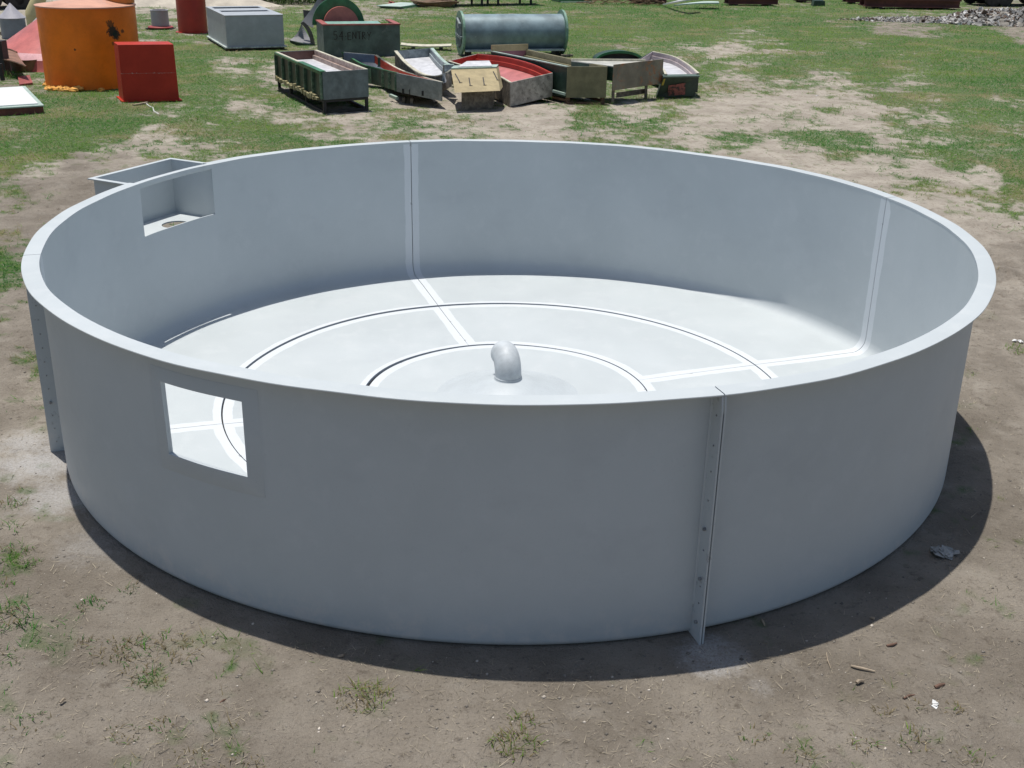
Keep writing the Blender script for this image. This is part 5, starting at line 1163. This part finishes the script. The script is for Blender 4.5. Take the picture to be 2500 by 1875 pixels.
# rubble heap and grey scatter at the right edge
def rubble(cen, rx, ry, hgt, n, smin, smax, mats, label, seed):
    rng = random.Random(seed); t = MB(); 
    vs = []; N1, N2 = 12, 40
    for j in range(N1+1):
        for q in range(N2):
            s = j/N1; a = 2*math.pi*q/N2; rr = s*(1+.15*math.sin(3*a+1)+.1*math.sin(7*a)); vs.append(cen+V3(rx*rr*math.cos(a), ry*rr*math.sin(a), hgt*(1-s*s)*(.8+.35*rng.random())-.05*s))
    t.add(vs, [(j*N2+q, j*N2+(q+1) % N2, (j+1)*N2+(q+1) % N2, (j+1)*N2+q) for j in range(N1) for q in range(N2)], 1)
    for i in range(n):
        s = math.sqrt(rng.random())*1.12; a = rng.uniform(0, 6.28); c = cen+V3(rx*s*math.cos(a), ry*s*math.sin(a), max(0, hgt*(1-s*s))*.95); z = rng.uniform(smin, smax); 
        ax_ = [nrm([rng.gauss(0, 1), rng.gauss(0, 1), rng.gauss(0, .6)]) for _ in range(2)]; w = nrm(np.cross(ax_[0], ax_[1])); x2 = np.cross(w, ax_[0])
        o = c-(ax_[0]*z+x2*z*.7)*.5; t.box(o, ax_[0]*z*rng.uniform(.6, 1.5), x2*z*rng.uniform(.4, 1), w*z*rng.uniform(.1, .6), rng.choice([0, 0, 2, 1, 3]))
    return tag(t.build('rubble_heap', mats, base=gz(cen)), label, 'rubble')
RM = [paint('rubble_grey', (.40, .385, .36), rough=.9, var=.3, scale=3), paint('rubble_dark', (.24, .22, .19), rough=.95, var=.4, scale=3), paint('rubble_pale', (.50, .49, .47), rough=.9, var=.2, scale=4), paint('rubble_brown', (.13, .09, .065), rough=.95, var=.3)]
rubble(at(*Z5(2060, 140)), 2.6, 1.2, .50, 2400, .04, .20, RM, 'grey broken rubble heap at the right edge of the yard', 3)
rubble(at(*Z5(2330, 150)), 1.9, 1.3, .75, 1500, .05, .22, RM, 'second rubble heap cut by the right edge of the picture', 5)
rubble(at(*Z5(1640, 128)), 3.2, .8, .14, 900, .03, .14, RM, 'low grey spill of broken rubble left of the heap', 6)
# dark parked machine at the far right, dark hulls at the far left
def machine(pa, pb, h, label, m, name='flat_trailer'):
    a, b_ = at(*pa), at(*pb); u = nrm(b_-a); W = np.linalg.norm(b_-a); v = V3(-u[1], u[0], 0); t = thing(name, label, 'trailer', a)
    MB().hexa([a+UZ*.45, a+u*W+UZ*.45, a+u*W+v*2+UZ*.45, a+v*2+UZ*.45], [a+UZ*h, a+u*W+UZ*h, a+u*W+v*2+UZ*h, a+v*2+UZ*h]).build('body', m, t)
    MB().box(a-u*.1-v*.05+UZ*(h+.001), u*(W+.2), v*2.1, UZ*.08).build('deck', m, t)
    for s in (.12, .25, .75, .88):
        for y in (.08, 1.9): MB().lathe(a+u*W*s+v*y+UZ*.42, [(0, -.11), (.3, -.11), (.42, -.08), (.42, .08), (.3, .11), (0, .11)], n=24, axis=v).build('wheel', DARK, t)
    return t
machine(Z5(1960, 40), Z5(2500, 40), 1.3, 'dark blue flat trailer parked behind the rubble at the right', paint('dark_blue_grey', (.045, .06, .07), rough=.6, var=.2))
machine(Z1(-160, 78), Z1(235, 70), 1.5, 'dark trailer parked beyond the silos at the far left', paint('dark_navy', (.03, .035, .05), rough=.6, var=.2))
# pale sand heap and the shrub behind it
def mound(cen, rx, ry, h, m, label, name, cat):
    vs = []; N1, N2 = 14, 48; rng = random.Random(2)
    for j in range(N1+1):
        for q in range(N2):
            s = j/N1; a = 2*math.pi*q/N2; rr = s*(1+.12*math.sin(2*a+.5)+.08*math.sin(5*a)); vs.append(cen+V3(rx*rr*math.cos(a), ry*rr*math.sin(a), h*(1-s)**1.2*(1+.1*rng.uniform(-1, 1))-.02*s))
    return tag(MB().add(vs, [(j*N2+q, j*N2+(q+1) % N2, (j+1)*N2+(q+1) % N2, (j+1)*N2+q) for j in range(N1) for q in range(N2)], 0, True).build(name, m, base=gz(cen)), label, cat)
SAND = paint('pale_sand', (.48, .43, .35), rough=.95, var=.15, scale=1.5, bump=.6)
mound(at(*Z1(1690, 42)), 2.3, 1.6, .75, SAND, 'pale sand heap behind the red cylinder', 'sand_heap', 'sand heap')
mound(at(*Z1(1250, 40)), 2.2, 1.6, .55, SAND, 'pale sand heap behind the small round grey tank', 'sand_heap', 'sand heap')
def shrub(px, py, r, h, n, label, name='shrub'):
    P = at(px, py); a = RNG.uniform(0, 2*np.pi, n); q = np.sqrt(RNG.random(n)); X = P[0]+r*q*np.cos(a); Y = P[1]+r*.6*q*np.sin(a)
    hmax = h*np.sqrt(np.clip(1-q*q*.85, .02, 1))*(.7+.6*fbm(X*1.7, Y*1.7, 12, 3)); z = RNG.random(n)**.7*hmax
    col = np.array([.045, .085, .022])*RNG.uniform(.5, 1.7, (n, 1)); me = blades_mesh(name, X, Y, RNG.uniform(.08, .2, n), RNG.uniform(.03, .07, n), RNG.uniform(.2, 1.8, n), col, Z=z, three=True)
    v = np.empty(len(me.vertices)*3); me.vertices.foreach_get('co', v); v = v.reshape(-1, 3)-np.array([P[0], P[1], 0]); me.vertices.foreach_set('co', v.ravel()); me.update()
    o = bpy.data.objects.new(name, me); COL.objects.link(o); o.location = (P[0], P[1], 0); return tag(o, label, 'shrub')
shrub(*Z1(2000, 18), 2.6, .9, 5000, 'dark green low shrub beyond the pale sand heap')
# weeds under and beside the moulds
for x, y, r_, n, h, lab in ((438, 790, .16, 120, .26, 'leafy weed clump under the tan end board'), (880, 785, .14, 90, .20, 'pale weed clump beside the worn red trough end'), (1680, 760, .22, 110, .20, 'green weed clump under the rust stained board'), (1110, 805, .10, 50, .16, 'small grey weed in front of the olive board'), (1285, 830, .10, 50, .15, 'small grey weed left of the board post'), (1410, 800, .12, 60, .15, 'small weed at the foot of the board post')):
    tuft(*Z4(x, y), r_, n, h, lab, name='weed', cat='weed')
tuft(*Z1(80, 600), .35, 260, .25, 'tall weeds around the low brown tub', name='weed', cat='weed')
tuft(*Z1(270, 520), .22, 110, .35, 'wispy weeds growing in front of the pink cone', name='weed', cat='weed')
# scrap between the silos and the pink cone
def plank(pa, pb, z0, z1, w, h, m, label, name='scrap_timber', cat='timber'):
    a, b_ = at(*Z1(*pa)), at(*Z1(*pb)); tag(MB().bar(a+UZ*z0, b_+UZ*z1, w, h).build(name, m, base=a), label, cat)
plank((15, 285), (130, 290), .10, .12, .15, .1, TIMBER, 'mossy timber lying at the foot of the far left silo')
plank((105, 308), (180, 282), .06, .22, .10, .05, RUST, 'rusty bar leaning below the far left silo', 'scrap_bar', 'bar')
plank((150, 325), (205, 330), .08, .04, .12, .06, WHITEG, 'white pipe stub lying left of the pink cone', 'pipe_stub', 'pipe')
plank((40, 350), (145, 318), .04, .10, .10, .05, TIMBER, 'grey plank lying behind the brown chute')
plank((220, 245), (282, 262), .14, .10, .12, .08, DARK, 'dark bent bar below the yellow hopper', 'scrap_bar', 'bar')
for o_ in bpy.data.objects:
    if '_base' in o_: del o_['_base']
